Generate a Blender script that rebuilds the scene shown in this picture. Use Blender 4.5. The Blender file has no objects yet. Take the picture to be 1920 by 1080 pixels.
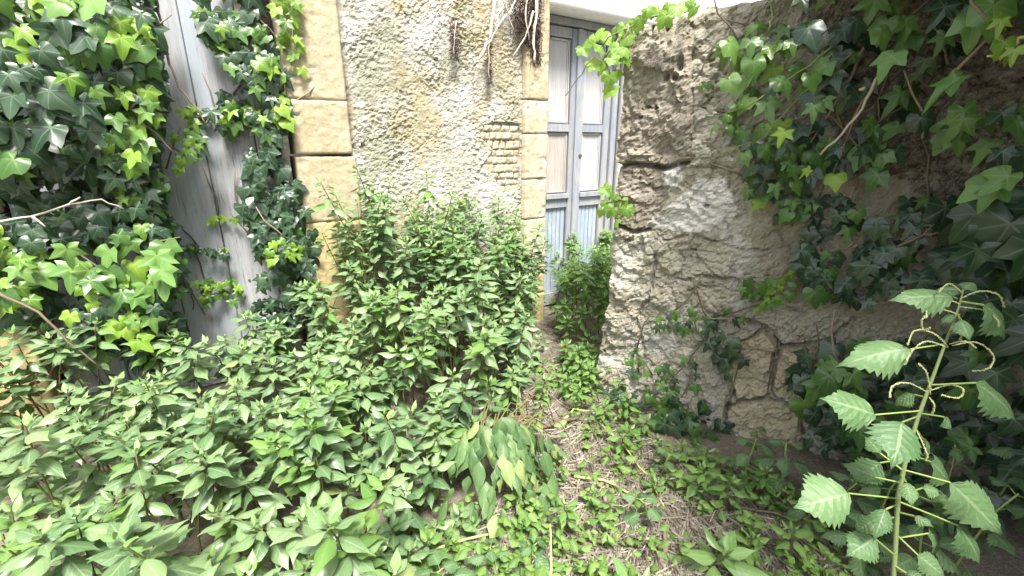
import bpy, math, random
from mathutils import Vector, Matrix, noise
RND = random.Random(11)
U = RND.uniform
SC = bpy.context.scene
COL = SC.collection

# ------------------------------------------------------------------ camera, sky, sun, exposure
CAM_H = 1.2
FPX = 840.0
PITCH = math.radians(17.6)
cam_d = bpy.data.cameras.new('camera')
cam_d.sensor_width = 36.0
cam_d.lens = 36.0 * FPX / 1920.0
cam_d.clip_start = 0.02
cam_d.clip_end = 400.0
cam = bpy.data.objects.new('camera', cam_d)
cam.location = (0, 0, CAM_H)
cam.rotation_euler = (math.pi / 2 - PITCH, 0, 0)
COL.objects.link(cam)
SC.camera = cam

SUN_DIR = Vector((0.12, -0.47, 0.87)).normalized()
world = bpy.data.worlds.new('World')
SC.world = world
world.use_nodes = True
wn = world.node_tree
wn.nodes.clear()
w_out = wn.nodes.new('ShaderNodeOutputWorld')
w_bg = wn.nodes.new('ShaderNodeBackground')
w_hsv = wn.nodes.new('ShaderNodeHueSaturation')
w_sky = wn.nodes.new('ShaderNodeTexSky')
w_sky.sky_type = 'NISHITA'
w_sky.sun_disc = False
w_sky.sun_elevation = math.asin(SUN_DIR.z)
w_sky.sun_rotation = math.atan2(SUN_DIR.x, SUN_DIR.y)
w_sky.air_density = 1.0
w_sky.dust_density = 4.0
w_hsv.inputs['Saturation'].default_value = 0.42      # a bright white overcast
wn.links.new(w_sky.outputs[0], w_hsv.inputs['Color'])
wn.links.new(w_hsv.outputs[0], w_bg.inputs['Color'])
wn.links.new(w_bg.outputs[0], w_out.inputs['Surface'])
w_bg.inputs['Strength'].default_value = 0.052

sun_d = bpy.data.lights.new('sun', 'SUN')
sun_d.energy = 1.5
sun_d.angle = math.radians(14)
sun_d.color = (1.0, 0.95, 0.87)
sun = bpy.data.objects.new('sun', sun_d)
sun.rotation_euler = SUN_DIR.to_track_quat('Z', 'Y').to_euler()
sun.location = (2, -3, 6)
COL.objects.link(sun)

SC.view_settings.view_transform = 'Standard'
SC.view_settings.look = 'None'
SC.view_settings.gamma = 1.0
SC.view_settings.use_curve_mapping = False
SC.view_settings.exposure = 2.8

# ------------------------------------------------------------------ small geometry of the place
CP, SP = math.cos(PITCH), math.sin(PITCH)

def ray(px, py):
    u = (px - 960) / FPX; v = (540 - py) / FPX
    return Vector((u, CP + v * SP, -SP + v * CP))

class Frame:
    """A wall's own axes: s along it, z up, o out of it towards the yard."""
    def __init__(self, ox, oy, ex, ey, nx, ny):
        self.O = Vector((ox, oy, 0)); self.e = Vector((ex, ey, 0)); self.n = Vector((nx, ny, 0))
    def at(self, s, z, o=0.0):
        return self.O + self.e * s + self.n * o + Vector((0, 0, z))
    def sz(self, px, py, o=0.0):
        d = ray(px, py); P0 = self.O + self.n * o
        t = (P0.dot(self.n)) / d.dot(self.n)
        p = d * t
        return ((p - self.O).dot(self.e), p.z + CAM_H)
    def hit(self, px, py, o=0.0):
        s, z = self.sz(px, py, o)
        return self.at(s, z, o)

HOUSE = Frame(-1.0273, 2.2208, .84127, .54062, .54062, -.84127)
YARD = Frame(.4583, 2.0235, .8682, -.4962, -.4962, -.8682)

def ground(px, py, z=0.0):
    d = ray(px, py); t = (z - CAM_H) / d.z
    return Vector((d.x * t, d.y * t, z))

def in_poly(p, poly):
    x, y = p[0], p[1]; c = False; j = len(poly) - 1
    for i in range(len(poly)):
        xi, yi = poly[i]; xj, yj = poly[j]
        if (yi > y) != (yj > y) and x < (xj - xi) * (y - yi) / (yj - yi) + xi: c = not c
        j = i
    return c

def seg_d(p, a, b):
    ax, ay = a[0], a[1]; bx, by = b[0] - ax, b[1] - ay
    t = ((p[0] - ax) * bx + (p[1] - ay) * by) / (bx * bx + by * by + 1e-12)
    t = 0 if t < 0 else 1 if t > 1 else t
    return math.hypot(p[0] - ax - bx * t, p[1] - ay - by * t)

def line_d(p, pts):
    return min(seg_d(p, pts[i], pts[i + 1]) for i in range(len(pts) - 1))

def fbm(p, sc, oct_=4):
    return noise.fractal(Vector(p) * sc, 0.75, 2.1, oct_, noise_basis='PERLIN_ORIGINAL')

# ------------------------------------------------------------------ objects and meshes
def tag(o, label=None, cat=None, group=None, kind=None):
    if label: o['label'] = label
    if cat: o['category'] = cat
    if group: o['group'] = group
    if kind: o['kind'] = kind
    return o

def thing(name, label, cat, loc=(0, 0, 0), group=None):
    o = bpy.data.objects.new(name, None)
    o.empty_display_size = .05
    o.location = loc
    COL.objects.link(o)
    return tag(o, label, cat, group)

class MB:
    def __init__(self): self.v = []; self.f = []; self.uv = []; self.col = []
    def add(self, vs, fs, uv=None):
        b = len(self.v)
        self.v += [tuple(p) for p in vs]
        self.f += [tuple(i + b for i in f) for f in fs]
        self.uv += uv if uv else [(0, 0)] * len(vs)
    def box(self, lo, hi, fr=None, rot=0):
        x0, y0, z0 = lo; x1, y1, z1 = hi
        c = [(x0, y0, z0), (x1, y0, z0), (x1, y1, z0), (x0, y1, z0), (x0, y0, z1), (x1, y0, z1), (x1, y1, z1), (x0, y1, z1)]
        if fr: c = [fr.at(p[0], p[2], p[1]) for p in c]
        self.add(c, [(0, 3, 2, 1), (4, 5, 6, 7), (0, 1, 5, 4), (1, 2, 6, 5), (2, 3, 7, 6), (3, 0, 4, 7)])
    def tube(self, pts, r, n=5, cap=True):
        pts = [Vector(p) for p in pts]
        rs = r if isinstance(r, (list, tuple)) else [r] * len(pts)
        vs, fs = [], []
        up = Vector((.31, .22, .92))
        for i, p in enumerate(pts):
            t = (pts[min(i + 1, len(pts) - 1)] - pts[max(i - 1, 0)])
            if t.length < 1e-9: t = Vector((0, 0, 1))
            t.normalize()
            a = t.cross(up)
            if a.length < .05: a = t.cross(Vector((1, 0, 0)))
            a.normalize(); b = t.cross(a)
            for k in range(n):
                an = 2 * math.pi * k / n
                vs.append(p + (a * math.cos(an) + b * math.sin(an)) * rs[i])
        for i in range(len(pts) - 1):
            for k in range(n):
                k2 = (k + 1) % n
                fs.append((i * n + k, i * n + k2, (i + 1) * n + k2, (i + 1) * n + k))
        if cap:
            fs.append(tuple(range(n - 1, -1, -1)))
            fs.append(tuple((len(pts) - 1) * n + k for k in range(n)))
        self.add(vs, fs)
    def leaf(self, tpl, M):
        vs, fs, uv = tpl
        self.add([M @ Vector(p) for p in vs], fs, uv)
    def mesh(self, name, mat, smooth=False, cols=None):
        me = bpy.data.meshes.new(name)
        me.from_pydata(self.v, [], self.f)
        if any(u != (0, 0) for u in self.uv[:200]):
            lay = me.uv_layers.new(name='UVMap')
            idx = [0] * len(me.loops); me.loops.foreach_get('vertex_index', idx)
            flat = []
            for i in idx: flat += self.uv[i]
            lay.data.foreach_set('uv', flat)
        if cols:
            at = me.color_attributes.new('stain', 'FLOAT_COLOR', 'POINT')
            at.data.foreach_set('color', [c for q in cols for c in (q[0], q[1], q[2], 1.0)])
        if mat: me.materials.append(mat)
        if smooth: me.polygons.foreach_set('use_smooth', [True] * len(me.polygons))
        me.update()
        return me
    def build(self, name, mat, parent=None, smooth=False, cols=None, kind=None, label=None):
        o = bpy.data.objects.new(name, self.mesh(name, mat, smooth, cols))
        COL.objects.link(o)
        if parent:
            o.parent = parent
            o.location = -parent.location if parent.parent is None else Vector((0, 0, 0))
        if kind: o['kind'] = kind
        if label: o['label'] = label
        return o

def place(name, me, M, parent):
    o = bpy.data.objects.new(name, me)
    COL.objects.link(o)
    o.parent = parent
    L = M.copy(); L.translation = M.translation - parent.location
    o.matrix_basis = L
    return o

def orient(tip, nrm, loc, size, sx=1.0):
    """Leaf axes: y to the tip, z out of the upper face."""
    y = tip.normalized()
    z = nrm - y * nrm.dot(y)
    if z.length < 1e-4: z = y.orthogonal()
    z.normalize(); x = y.cross(z)
    M = Matrix(((x.x * sx, y.x, z.x, 0), (x.y * sx, y.y, z.y, 0), (x.z * sx, y.z, z.z, 0), (0, 0, 0, 1)))
    M = M @ Matrix.Scale(size, 4)
    M.translation = loc
    return M

def jit(a=1.0): return Vector((U(-a, a), U(-a, a), U(-a, a)))

# ------------------------------------------------------------------ materials
def nt(name):
    m = bpy.data.materials.new(name); m.use_nodes = True
    t = m.node_tree; t.nodes.clear()
    out = t.nodes.new('ShaderNodeOutputMaterial')
    b = t.nodes.new('ShaderNodeBsdfPrincipled')
    t.links.new(b.outputs[0], out.inputs['Surface'])
    return m, t, b, out

class N:
    def __init__(self, t): self.t = t
    def set(self, inp, v):
        if isinstance(v, bpy.types.NodeSocket): self.t.links.new(v, inp)
        else:
            if isinstance(v, tuple) and len(v) == 3 and inp.type == 'RGBA': v = v + (1,)
            inp.default_value = v
    def math(self, op, a, b=0.0, c=0.0, clamp=False):
        n = self.t.nodes.new('ShaderNodeMath'); n.operation = op; n.use_clamp = clamp
        for i, v in enumerate((a, b, c)): self.set(n.inputs[i], v)
        return n.outputs[0]
    def mix(self, f, a, b, mode='MIX'):
        n = self.t.nodes.new('ShaderNodeMix'); n.data_type = 'RGBA'; n.blend_type = mode
        self.set(n.inputs[0], f); self.set(n.inputs[6], a); self.set(n.inputs[7], b)
        return n.outputs[2]
    def noise(self, sc, det=4, rough=.6, vec=None, dist=0.0):
        n = self.t.nodes.new('ShaderNodeTexNoise')
        n.inputs['Scale'].default_value = sc; n.inputs['Detail'].default_value = det
        n.inputs['Roughness'].default_value = rough; n.inputs['Distortion'].default_value = dist
        if vec: self.t.links.new(vec, n.inputs['Vector'])
        return n.outputs['Fac']
    def ramp(self, f, lo, hi):
        n = self.t.nodes.new('ShaderNodeMapRange')
        self.set(n.inputs[0], f); n.inputs[1].default_value = lo; n.inputs[2].default_value = hi
        return n.outputs[0]
    def pos(self, scale=(1, 1, 1), obj=False):
        g = self.t.nodes.new('ShaderNodeTexCoord')
        mp = self.t.nodes.new('ShaderNodeMapping')
        mp.inputs['Scale'].default_value = scale
        self.t.links.new(g.outputs['Object'], mp.inputs['Vector'])
        return mp.outputs[0]
    def attr(self, name):
        n = self.t.nodes.new('ShaderNodeAttribute'); n.attribute_name = name
        s = self.t.nodes.new('ShaderNodeSeparateColor')
        self.t.links.new(n.outputs['Color'], s.inputs[0])
        return s.outputs
    def bump(self, h, strength, dist, bsdf):
        n = self.t.nodes.new('ShaderNodeBump')
        n.inputs['Strength'].default_value = strength; n.inputs['Distance'].default_value = dist
        self.set(n.inputs['Height'], h)
        self.t.links.new(n.outputs[0], bsdf.inputs['Normal'])
    def rnd(self):
        o = self.t.nodes.new('ShaderNodeObjectInfo'); g = self.t.nodes.new('ShaderNodeNewGeometry')
        return self.math('FRACT', self.math('ADD', o.outputs['Random'], g.outputs['Random Per Island']))

def stone_mat(name, c1, c2, c3, sc=6, bump=.5, bdist=.006, rough=.92, spots=None, stains=None):
    """c1/c2 broad mottling, c3 fine specks; stains: three colours keyed to the mesh's own stain map."""
    m, t, b, out = nt(name); n = N(t); v = n.pos()
    a = n.noise(sc, 6, .65, v, .4); f = n.noise(sc * 9, 4, .7, v); g = n.noise(sc * 38, 3, .7, v)
    col = n.mix(n.ramp(a, .34, .66), c1, c2)
    col = n.mix(n.ramp(f, .52, .72), col, c3)
    col = n.mix(n.math('MULTIPLY', n.ramp(g, .35, .75), .35), col, n.mix(.5, col, (.9, .85, .75)))
    if spots:
        s = n.noise(sc * 3.3, 5, .75, v, 1.2)
        col = n.mix(n.ramp(s, .55, .66), col, spots)
    if stains:
        r = n.attr('stain')
        w = n.noise(sc * 4, 5, .7, v)
        for k in range(3):
            f_ = n.math('MULTIPLY', r[k], n.ramp(w, .25, .55), clamp=True)
            col = n.mix(f_, col, n.mix(n.ramp(f, .4, .65), stains[k], n.mix(.5, stains[k], c2)))
    n.set(b.inputs['Base Color'], col)
    b.inputs['Roughness'].default_value = rough
    b.inputs['Specular IOR Level'].default_value = .2
    h = n.math('ADD', n.math('MULTIPLY', f, .8), n.math('MULTIPLY', g, .4))
    n.bump(h, bump, bdist, b)
    return m

def wood_mat(name, c1, c2, c3, along=(26, 26, 1.3), rough=.8, peel=None, peel_at=(.5, .6)):
    m, t, b, out = nt(name); n = N(t)
    v = n.pos(along); v2 = n.pos((5, 5, 1.1))
    o = t.nodes.new('ShaderNodeObjectInfo')
    a = n.noise(2.2, 6, .7, v, .25); f = n.noise(7, 4, .75, v)
    col = n.mix(n.ramp(a, .35, .65), c1, c2)
    col = n.mix(n.ramp(f, .55, .72), col, c3)
    if peel:
        p = n.noise(1.6, 7, .72, v2, .6)
        col = n.mix(n.math('MULTIPLY', n.ramp(p, *peel_at), .8), col, peel)
    col = n.mix(n.math('MULTIPLY', o.outputs['Random'], .22), col, n.mix(1, col, (.62, .6, .58), 'MULTIPLY'))
    n.set(b.inputs['Base Color'], col)
    b.inputs['Roughness'].default_value = rough
    b.inputs['Specular IOR Level'].default_value = .25
    n.bump(n.math('ADD', a, n.math('MULTIPLY', f, .7)), .5, .004, b)
    return m

def leaf_mat(name, c1, c2, vein, kind='pinnate', rough=.42, trans=.3, spec=.4, vein_f=.55, tcol=None, bmp=.3):
    m, t, b, out = nt(name); n = N(t)
    uvn = t.nodes.new('ShaderNodeUVMap'); sx = t.nodes.new('ShaderNodeSeparateXYZ')
    t.links.new(uvn.outputs[0], sx.inputs[0])
    Ux, Vy = sx.outputs[0], sx.outputs[1]
    x = n.math('SUBTRACT', n.math('MULTIPLY', Ux, 2.0), 1.0)
    if kind == 'pinnate':
        ax = n.math('ABSOLUTE', x)
        mid = n.math('LESS_THAN', ax, .075)
        ph = n.math('FRACT', n.math('SUBTRACT', n.math('MULTIPLY', Vy, 6.5), n.math('MULTIPLY', ax, 1.7)))
        side = n.math('MULTIPLY', n.math('LESS_THAN', ph, .13), .55)
        vm = n.math('MAXIMUM', mid, side)
        cell = n.math('ABSOLUTE', n.math('SUBTRACT', ph, .5))
    else:
        y = n.math('SUBTRACT', n.math('MULTIPLY', Vy, 2.0), 1.0)
        vm = None
        for deg in (0, 55, -55, 112, -112):
            sn, cs = math.sin(math.radians(deg)), math.cos(math.radians(deg))
            perp = n.math('ABSOLUTE', n.math('SUBTRACT', n.math('MULTIPLY', x, cs), n.math('MULTIPLY', y, sn)))
            dot = n.math('ADD', n.math('MULTIPLY', x, sn), n.math('MULTIPLY', y, cs))
            wdt = n.math('MULTIPLY_ADD', dot, -.022, .030)
            q = n.math('MULTIPLY', n.math('LESS_THAN', perp, wdt), n.math('GREATER_THAN', dot, 0.0))
            vm = q if vm is None else n.math('MAXIMUM', vm, q)
        cell = n.noise(9, 2, .5, uvn.outputs[0])
    r = n.rnd()
    nz = n.noise(30, 3, .6, n.pos())
    f = n.math('MULTIPLY_ADD', nz, .5, n.math('MULTIPLY_ADD', r, 1.0, -.25), clamp=True)
    base = n.mix(f, c1, c2)
    col = n.mix(n.math('MULTIPLY', vm, vein_f), base, vein)
    n.set(b.inputs['Base Color'], col)
    b.inputs['Roughness'].default_value = rough
    b.inputs['Specular IOR Level'].default_value = spec
    n.bump(n.math('SUBTRACT', n.math('MULTIPLY', cell, .5), vm), bmp, .0015 if bmp < .5 else .004, b)
    tr = t.nodes.new('ShaderNodeBsdfTranslucent')
    n.set(tr.inputs['Color'], n.mix(.55, col, tcol if tcol else (.30, .42, .06)))
    mx = t.nodes.new('ShaderNodeMixShader'); mx.inputs[0].default_value = trans
    t.links.new(b.outputs[0], mx.inputs[1]); t.links.new(tr.outputs[0], mx.inputs[2])
    t.links.new(mx.outputs[0], out.inputs['Surface'])
    return m

def plain_mat(name, c1, c2, sc=30, rough=.8):
    m, t, b, out = nt(name); n = N(t)
    r = n.rnd()
    f = n.math('MULTIPLY_ADD', n.noise(sc, 3, .6, n.pos()), .6, n.math('MULTIPLY_ADD', r, .9, -.25), clamp=True)
    n.set(b.inputs['Base Color'], n.mix(f, c1, c2))
    b.inputs['Roughness'].default_value = rough
    b.inputs['Specular IOR Level'].default_value = .25
    return m

M_PLASTER = stone_mat('rough_cast', (.335, .315, .255), (.42, .405, .36), (.20, .185, .14), 5, .9, .012,
                      stains=((.335, .265, .125), (.48, .475, .46), (.165, .175, .09)))
M_SAND = stone_mat('sandstone', (.345, .28, .165), (.42, .37, .265), (.25, .195, .105), 6, .7, .006, spots=(.33, .315, .245))
M_SAND_LOW = stone_mat('mossy_sandstone', (.43, .32, .14), (.48, .385, .20), (.28, .23, .10), 5, .6, .007, spots=(.33, .30, .13))
M_SAND_PALE = stone_mat('pale_sandstone', (.38, .325, .22), (.45, .41, .33), (.28, .22, .125), 7, .6, .005, spots=(.62, .50, .25))
M_RUBBLE = stone_mat('rubble_stone', (.36, .31, .22), (.44, .40, .32), (.24, .19, .12), 8, .6, .006, spots=(.48, .35, .15))
M_WHITEWASH = stone_mat('whitewash', (.78, .78, .77), (.84, .84, .83), (.66, .65, .62), 4, .25, .003)
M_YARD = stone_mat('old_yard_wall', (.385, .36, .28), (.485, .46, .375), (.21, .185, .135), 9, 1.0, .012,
                   spots=(.26, .225, .14), stains=((.80, .785, .74), (.095, .073, .05), (.245, .205, .135)))  # dark stain is painted shade; tan one is smooth plaster deepened for shade
M_YARD_BLOCK = stone_mat('weathered_block', (.285, .25, .20), (.39, .35, .29), (.15, .12, .09), 10, 1.0, .012,
                         spots=(.40, .36, .28), stains=((.80, .785, .74), (.20, .16, .12), (.45, .37, .26)))
M_YARD_STONE = stone_mat('tan_stone', (.345, .29, .19), (.43, .375, .265), (.22, .18, .12), 8, .7, .008, spots=(.29, .25, .15))
M_PLANK = wood_mat('grey_planks', (.31, .315, .33), (.44, .45, .475), (.13, .125, .12), peel=(.36, .41, .47))
M_BLUE = wood_mat('blue_paint', (.225, .25, .295), (.31, .335, .38), (.14, .15, .17), peel=(.36, .35, .335), peel_at=(.50, .60))
M_BLUE_LOW = wood_mat('pale_blue_paint', (.27, .325, .39), (.34, .40, .46), (.20, .235, .28), peel=(.55, .60, .64), peel_at=(.55, .66))
M_PANEL = wood_mat('white_paint', (.37, .375, .38), (.45, .455, .465), (.25, .25, .25), peel=(.60, .54, .44), peel_at=(.60, .72))
M_OLDWOOD = wood_mat('bare_wood', (.33, .31, .29), (.42, .39, .36), (.20, .18, .165))
M_SOIL = stone_mat('soil', (.09, .074, .054), (.145, .12, .09), (.23, .195, .15), 5, .8, .012)
M_STRAW = plain_mat('dry_stems', (.115, .098, .075), (.39, .35, .285))
M_TWIG = plain_mat('twig_bark', (.13, .095, .07), (.27, .215, .16))
M_BARE = plain_mat('bare_stem', (.42, .36, .30), (.60, .55, .48))
M_FUZZ = plain_mat('root_hairs', (.05, .035, .028), (.12, .085, .065))
M_GSTEM = plain_mat('green_stem', (.15, .24, .06), (.26, .34, .10), rough=.55)
M_RSTEM = plain_mat('weed_stem', (.13, .15, .05), (.20, .13, .08), rough=.6)
M_NSTEM = plain_mat('nettle_stem', (.10, .16, .055), (.17, .22, .09), rough=.6)
M_YSTEM = plain_mat('pale_stem', (.42, .46, .16), (.56, .54, .25), rough=.55)
M_CATKIN = plain_mat('catkin', (.34, .40, .16), (.52, .54, .28), rough=.8)
M_IRON = plain_mat('rusty_iron', (.06, .04, .03), (.12, .07, .045))

M_WEED = leaf_mat('weed_leaf', (.092, .168, .072), (.20, .30, .130), (.31, .40, .25), trans=.2, rough=.33, spec=.6, vein_f=.5)
M_WEED_D = leaf_mat('dark_weed_leaf', (.050, .105, .045), (.10, .185, .075), (.20, .29, .14), trans=.16, rough=.36, spec=.55, vein_f=.45)
M_WEED_Y = leaf_mat('weed_tip_leaf', (.15, .29, .09), (.23, .37, .12), (.42, .52, .24), trans=.3, rough=.38, spec=.6, vein_f=.35)
M_WEED_B = leaf_mat('back_weed_leaf', (.10, .21, .05), (.17, .30, .075), (.26, .36, .14), trans=.32, rough=.5, vein_f=.3)
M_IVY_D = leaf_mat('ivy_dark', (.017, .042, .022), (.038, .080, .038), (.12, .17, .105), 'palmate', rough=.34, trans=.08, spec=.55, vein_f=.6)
M_IVY_M = leaf_mat('ivy_mid', (.050, .125, .030), (.10, .20, .045), (.20, .29, .10), 'palmate', vein_f=.4, rough=.34, trans=.22, spec=.5)
M_IVY_L = leaf_mat('ivy_lime', (.10, .22, .03), (.24, .39, .05), (.46, .56, .18), 'palmate', vein_f=.4, rough=.36, trans=.28, spec=.45, tcol=(.45, .58, .05))
M_IVY_P = leaf_mat('ivy_pale', (.085, .20, .045), (.16, .30, .075), (.28, .38, .15), 'palmate', vein_f=.4, rough=.32, trans=.22, spec=.6)
M_VINE = leaf_mat('vine_leaf', (.10, .22, .035), (.20, .36, .055), (.40, .50, .15), 'palmate', rough=.45, trans=.42, tcol=(.42, .58, .05))
M_NETTLE = leaf_mat('nettle_leaf', (.075, .155, .062), (.135, .235, .098), (.25, .35, .19), trans=.18, rough=.5, spec=.4, vein_f=.6, bmp=.8)
M_WILT = leaf_mat('wilted_leaf', (.065, .130, .048), (.125, .215, .080), (.20, .29, .13), trans=.2, rough=.5, vein_f=.4)
M_WILT_P = leaf_mat('wilted_pale_leaf', (.17, .26, .09), (.30, .36, .14), (.38, .45, .24), trans=.25, rough=.5, vein_f=.4)
M_COVER = leaf_mat('ground_leaf', (.085, .18, .04), (.19, .31, .075), (.34, .44, .14), trans=.3, rough=.5, vein_f=.3)

# ------------------------------------------------------------------ leaf shapes
def long_leaf(width, fold, droop, rows=8, wave=.0, tooth=0.0, peak=.42, twist=0.0, seed=0):
    r = random.Random(seed)
    vs, fs, uv = [], [], []
    cols = (-1, -.5, 0, .5, 1)
    for i in range(rows + 1):
        v = i / rows
        K_ = ((0, .06), (.10, .48), (.22, .84), (.33, 1.0), (.46, .98), (.60, .78), (.74, .48), (.86, .21), (.94, .075), (1, .012))
        for (a_, wa), (b_, wb) in zip(K_, K_[1:]):
            if v <= b_ + 1e-6: break
        w = width * (wa + (wb - wa) * (v - a_) / (b_ - a_))
        if tooth and 0 < i < rows: w *= 1 + tooth * (1 if i % 2 else -1)
        yy = v
        for t in cols:
            x = t * w
            y = yy + (tooth * .28 * abs(t) / rows * (1 if i % 2 else -1) if tooth else 0)
            z = fold * abs(x) - .9 * x * x / max(width, .01) - droop * v * v + wave * math.sin(v * 13 + t * 2 + seed) * abs(t) * .5 + twist * x * v
            vs.append((x, y, z)); uv.append((.5 + .5 * t, v))
    for i in range(rows):
        for k in range(4):
            a = i * 5 + k
            fs.append((a, a + 1, a + 6, a + 5))
    return vs, fs, uv

def ivy_leaf(lobes, cup, tipdroop, seed=0, tooth=False, fine=True):
    """lobes: (angle, radius) round the outline from the notch to the tip, mirrored."""
    r = random.Random(seed)
    half = lobes
    pts = [(a, q) for a, q in half] + [(-a, q) for a, q in reversed(half) if 0 < a < 180]
    if tooth:
        p2 = []
        for i, (a, q) in enumerate(pts):
            p2.append((a, q))
            a2, q2 = pts[(i + 1) % len(pts)]
            if abs(a2 - a) < 90:
                for k in (.33, .66): p2.append((a + (a2 - a) * k, (q + (q2 - q) * k) * (1.0 + (.09 if k < .5 else -.02))))
        pts = p2
    if fine and not tooth:
        m_ = len(pts); p2 = []
        xy = [(math.sin(math.radians(a)) * q, math.cos(math.radians(a)) * q) for a, q in pts]
        for i in range(m_):
            p0, p1, q1, q2 = xy[i - 1], xy[i], xy[(i + 1) % m_], xy[(i + 2) % m_]
            for u in (0, .5):
                c_ = [.5 * (2 * p1[k] + (q1[k] - p0[k]) * u * .8 + (2 * p0[k] - 5 * p1[k] + 4 * q1[k] - q2[k]) * u * u * .8 + (3 * p1[k] - p0[k] - 3 * q1[k] + q2[k]) * u ** 3 * .8) if u == 0 else
                      (-.0625 * p0[k] + .5625 * p1[k] + .5625 * q1[k] - .0625 * q2[k]) for k in (0, 1)]
                p2.append((math.degrees(math.atan2(c_[0], c_[1])), math.hypot(*c_)))
        pts = p2
    n = len(pts); rings = (.34, .68, 1.0) if fine else (.5, 1.0)
    vs = [(0, 0, 0)]; uv = [(.5, .5)]
    wv = [r.uniform(-1, 1) for _ in range(4)]
    for ring in rings:
        for a, q in pts:
            q2 = q * ring
            x = math.sin(math.radians(a)) * q2; y = math.cos(math.radians(a)) * q2
            z = cup * math.sqrt(x * x + .01) - tipdroop * (x * x + y * y) + .05 * ring * ring * math.sin(math.radians(a) * 5 + wv[0] * 3) + .06 * wv[1] * x * y + .03 * ring * math.sin(y * 5 + wv[2] * 3)
            vs.append((x, y, z)); uv.append((.5 + .5 * x, .5 + .5 * y))
    fs = []
    for i in range(n):
        j = (i + 1) % n
        fs.append((0, 1 + j, 1 + i))
        for q in range(len(rings) - 1):
            fs.append((1 + q * n + i, 1 + q * n + j, 1 + (q + 1) * n + j, 1 + (q + 1) * n + i))
    return vs, fs, uv

IVY_5 = [(178, .12), (150, .34), (116, .66), (94, .46), (60, .96), (36, .50), (14, .80), (0, 1.24)]
IVY_3 = [(178, .14), (148, .46), (114, .58), (88, .60), (60, .90), (38, .58), (16, .84), (0, 1.2)]
IVY_H = [(178, .16), (145, .56), (112, .66), (84, .68), (56, .80), (32, .72), (14, .90), (0, 1.18)]
VINE_O = [(178, .10), (150, .55), (122, .78), (96, .66), (60, .95), (34, .72), (15, .9), (0, 1.08)]

T_IVY = [ivy_leaf(IVY_5, .10, .22, 1), ivy_leaf(IVY_5, -.05, .30, 2), ivy_leaf(IVY_5, .22, .12, 3), ivy_leaf(IVY_3, .12, .25, 4),
         ivy_leaf(IVY_3, .28, .10, 5), ivy_leaf(IVY_H, .15, .28, 6), ivy_leaf(IVY_H, .02, .34, 7)]
T_IVY_LOW = [ivy_leaf(IVY_5, .10, .22, 1, fine=False), ivy_leaf(IVY_3, .12, .25, 4, fine=False), ivy_leaf(IVY_H, .15, .28, 6, fine=False)]
T_VINE = [ivy_leaf(VINE_O, .12, .25, 11, True), ivy_leaf(VINE_O, .3, .15, 12, True), ivy_leaf(VINE_O, -.1, .35, 13, True)]
T_WEED = [long_leaf(.225, .48, .12, seed=1), long_leaf(.245, .40, .28, seed=2, wave=.03), long_leaf(.21, .55, .2, seed=3, twist=.25),
          long_leaf(.26, .42, .40, seed=4, wave=.04, twist=-.2), long_leaf(.235, .34, .20, seed=5, wave=.05)]
T_TIP = [long_leaf(.19, .45, .05, seed=6), long_leaf(.21, .35, .18, seed=7)]
T_NETTLE = [long_leaf(.31, .35, .30, rows=20, tooth=.115, peak=.33, seed=8, wave=.03), long_leaf(.34, .25, .55, rows=20, tooth=.115, peak=.33, seed=9, wave=.05),
            long_leaf(.36, .45, .20, rows=20, tooth=.115, peak=.34, seed=10, wave=.04)]
T_WILT = [long_leaf(.25, .45, .35, seed=11, wave=.08), long_leaf(.28, .30, .5, seed=12, wave=.1, twist=.4), long_leaf(.22, .6, .25, seed=13, wave=.06, twist=-.4)]

def tpl_mesh(tpl, mat, name='leaf'):
    mb = MB(); mb.leaf(tpl, Matrix.Identity(4))
    return mb.mesh(name, mat, smooth=True)

ME_IVY = {k: [tpl_mesh(t, m) for t in T_IVY] for k, m in (('d', M_IVY_D), ('m', M_IVY_M), ('l', M_IVY_L), ('p', M_IVY_P))}
ME_VINE = [tpl_mesh(t, M_VINE) for t in T_VINE]
ME_WEED = [tpl_mesh(t, M_WEED) for t in T_WEED]
ME_WEED_D = [tpl_mesh(t, M_WEED_D) for t in T_WEED]
ME_TIP = [tpl_mesh(t, M_WEED_Y) for t in T_TIP + T_WEED[:1]]
ME_BACK = [tpl_mesh(t, M_WEED_B) for t in T_WEED]
ME_NETTLE = [tpl_mesh(t, M_NETTLE) for t in T_NETTLE]
ME_WILT = [tpl_mesh(t, M_WILT) for t in T_WILT]
ME_WILTP = [tpl_mesh(t, M_WILT_P) for t in T_WILT]

#@STRUCTURE
# ------------------------------------------------------------------ ground
def ground_h(x, y):
    d = math.hypot(x, y - 2)
    if d > 6: return 0.0
    k = min(1, (6 - d) / 2)
    return k * (.035 * fbm((x, y, 3), 1.3, 3) + .014 * fbm((x, y, 7), 6, 3))

gx = [-120, -60, -25, -10, -5] + [-3.2 + i * .05 for i in range(129)] + [5, 10, 25, 60, 120]
gy = [-120, -60, -25, -10, -4] + [-.6 + i * .05 for i in range(113)] + [7, 10, 25, 60, 120]
mb = MB()
vs = [(x, y, ground_h(x, y)) for y in gy for x in gx]
w = len(gx)
mb.add(vs, [(j * w + i, j * w + i + 1, (j + 1) * w + i + 1, (j + 1) * w + i) for j in range(len(gy) - 1) for i in range(w - 1)])
tag(mb.build('ground', M_SOIL, smooth=True), 'brown earth under the weeds and litter', kind='structure')

# ------------------------------------------------------------------ the old house: walls, jambs, two doors
house = thing('old_house', 'old house wall of rough pale plaster with yellow stone jambs round two doors', 'house', HOUSE.at(.8, 0))

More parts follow.
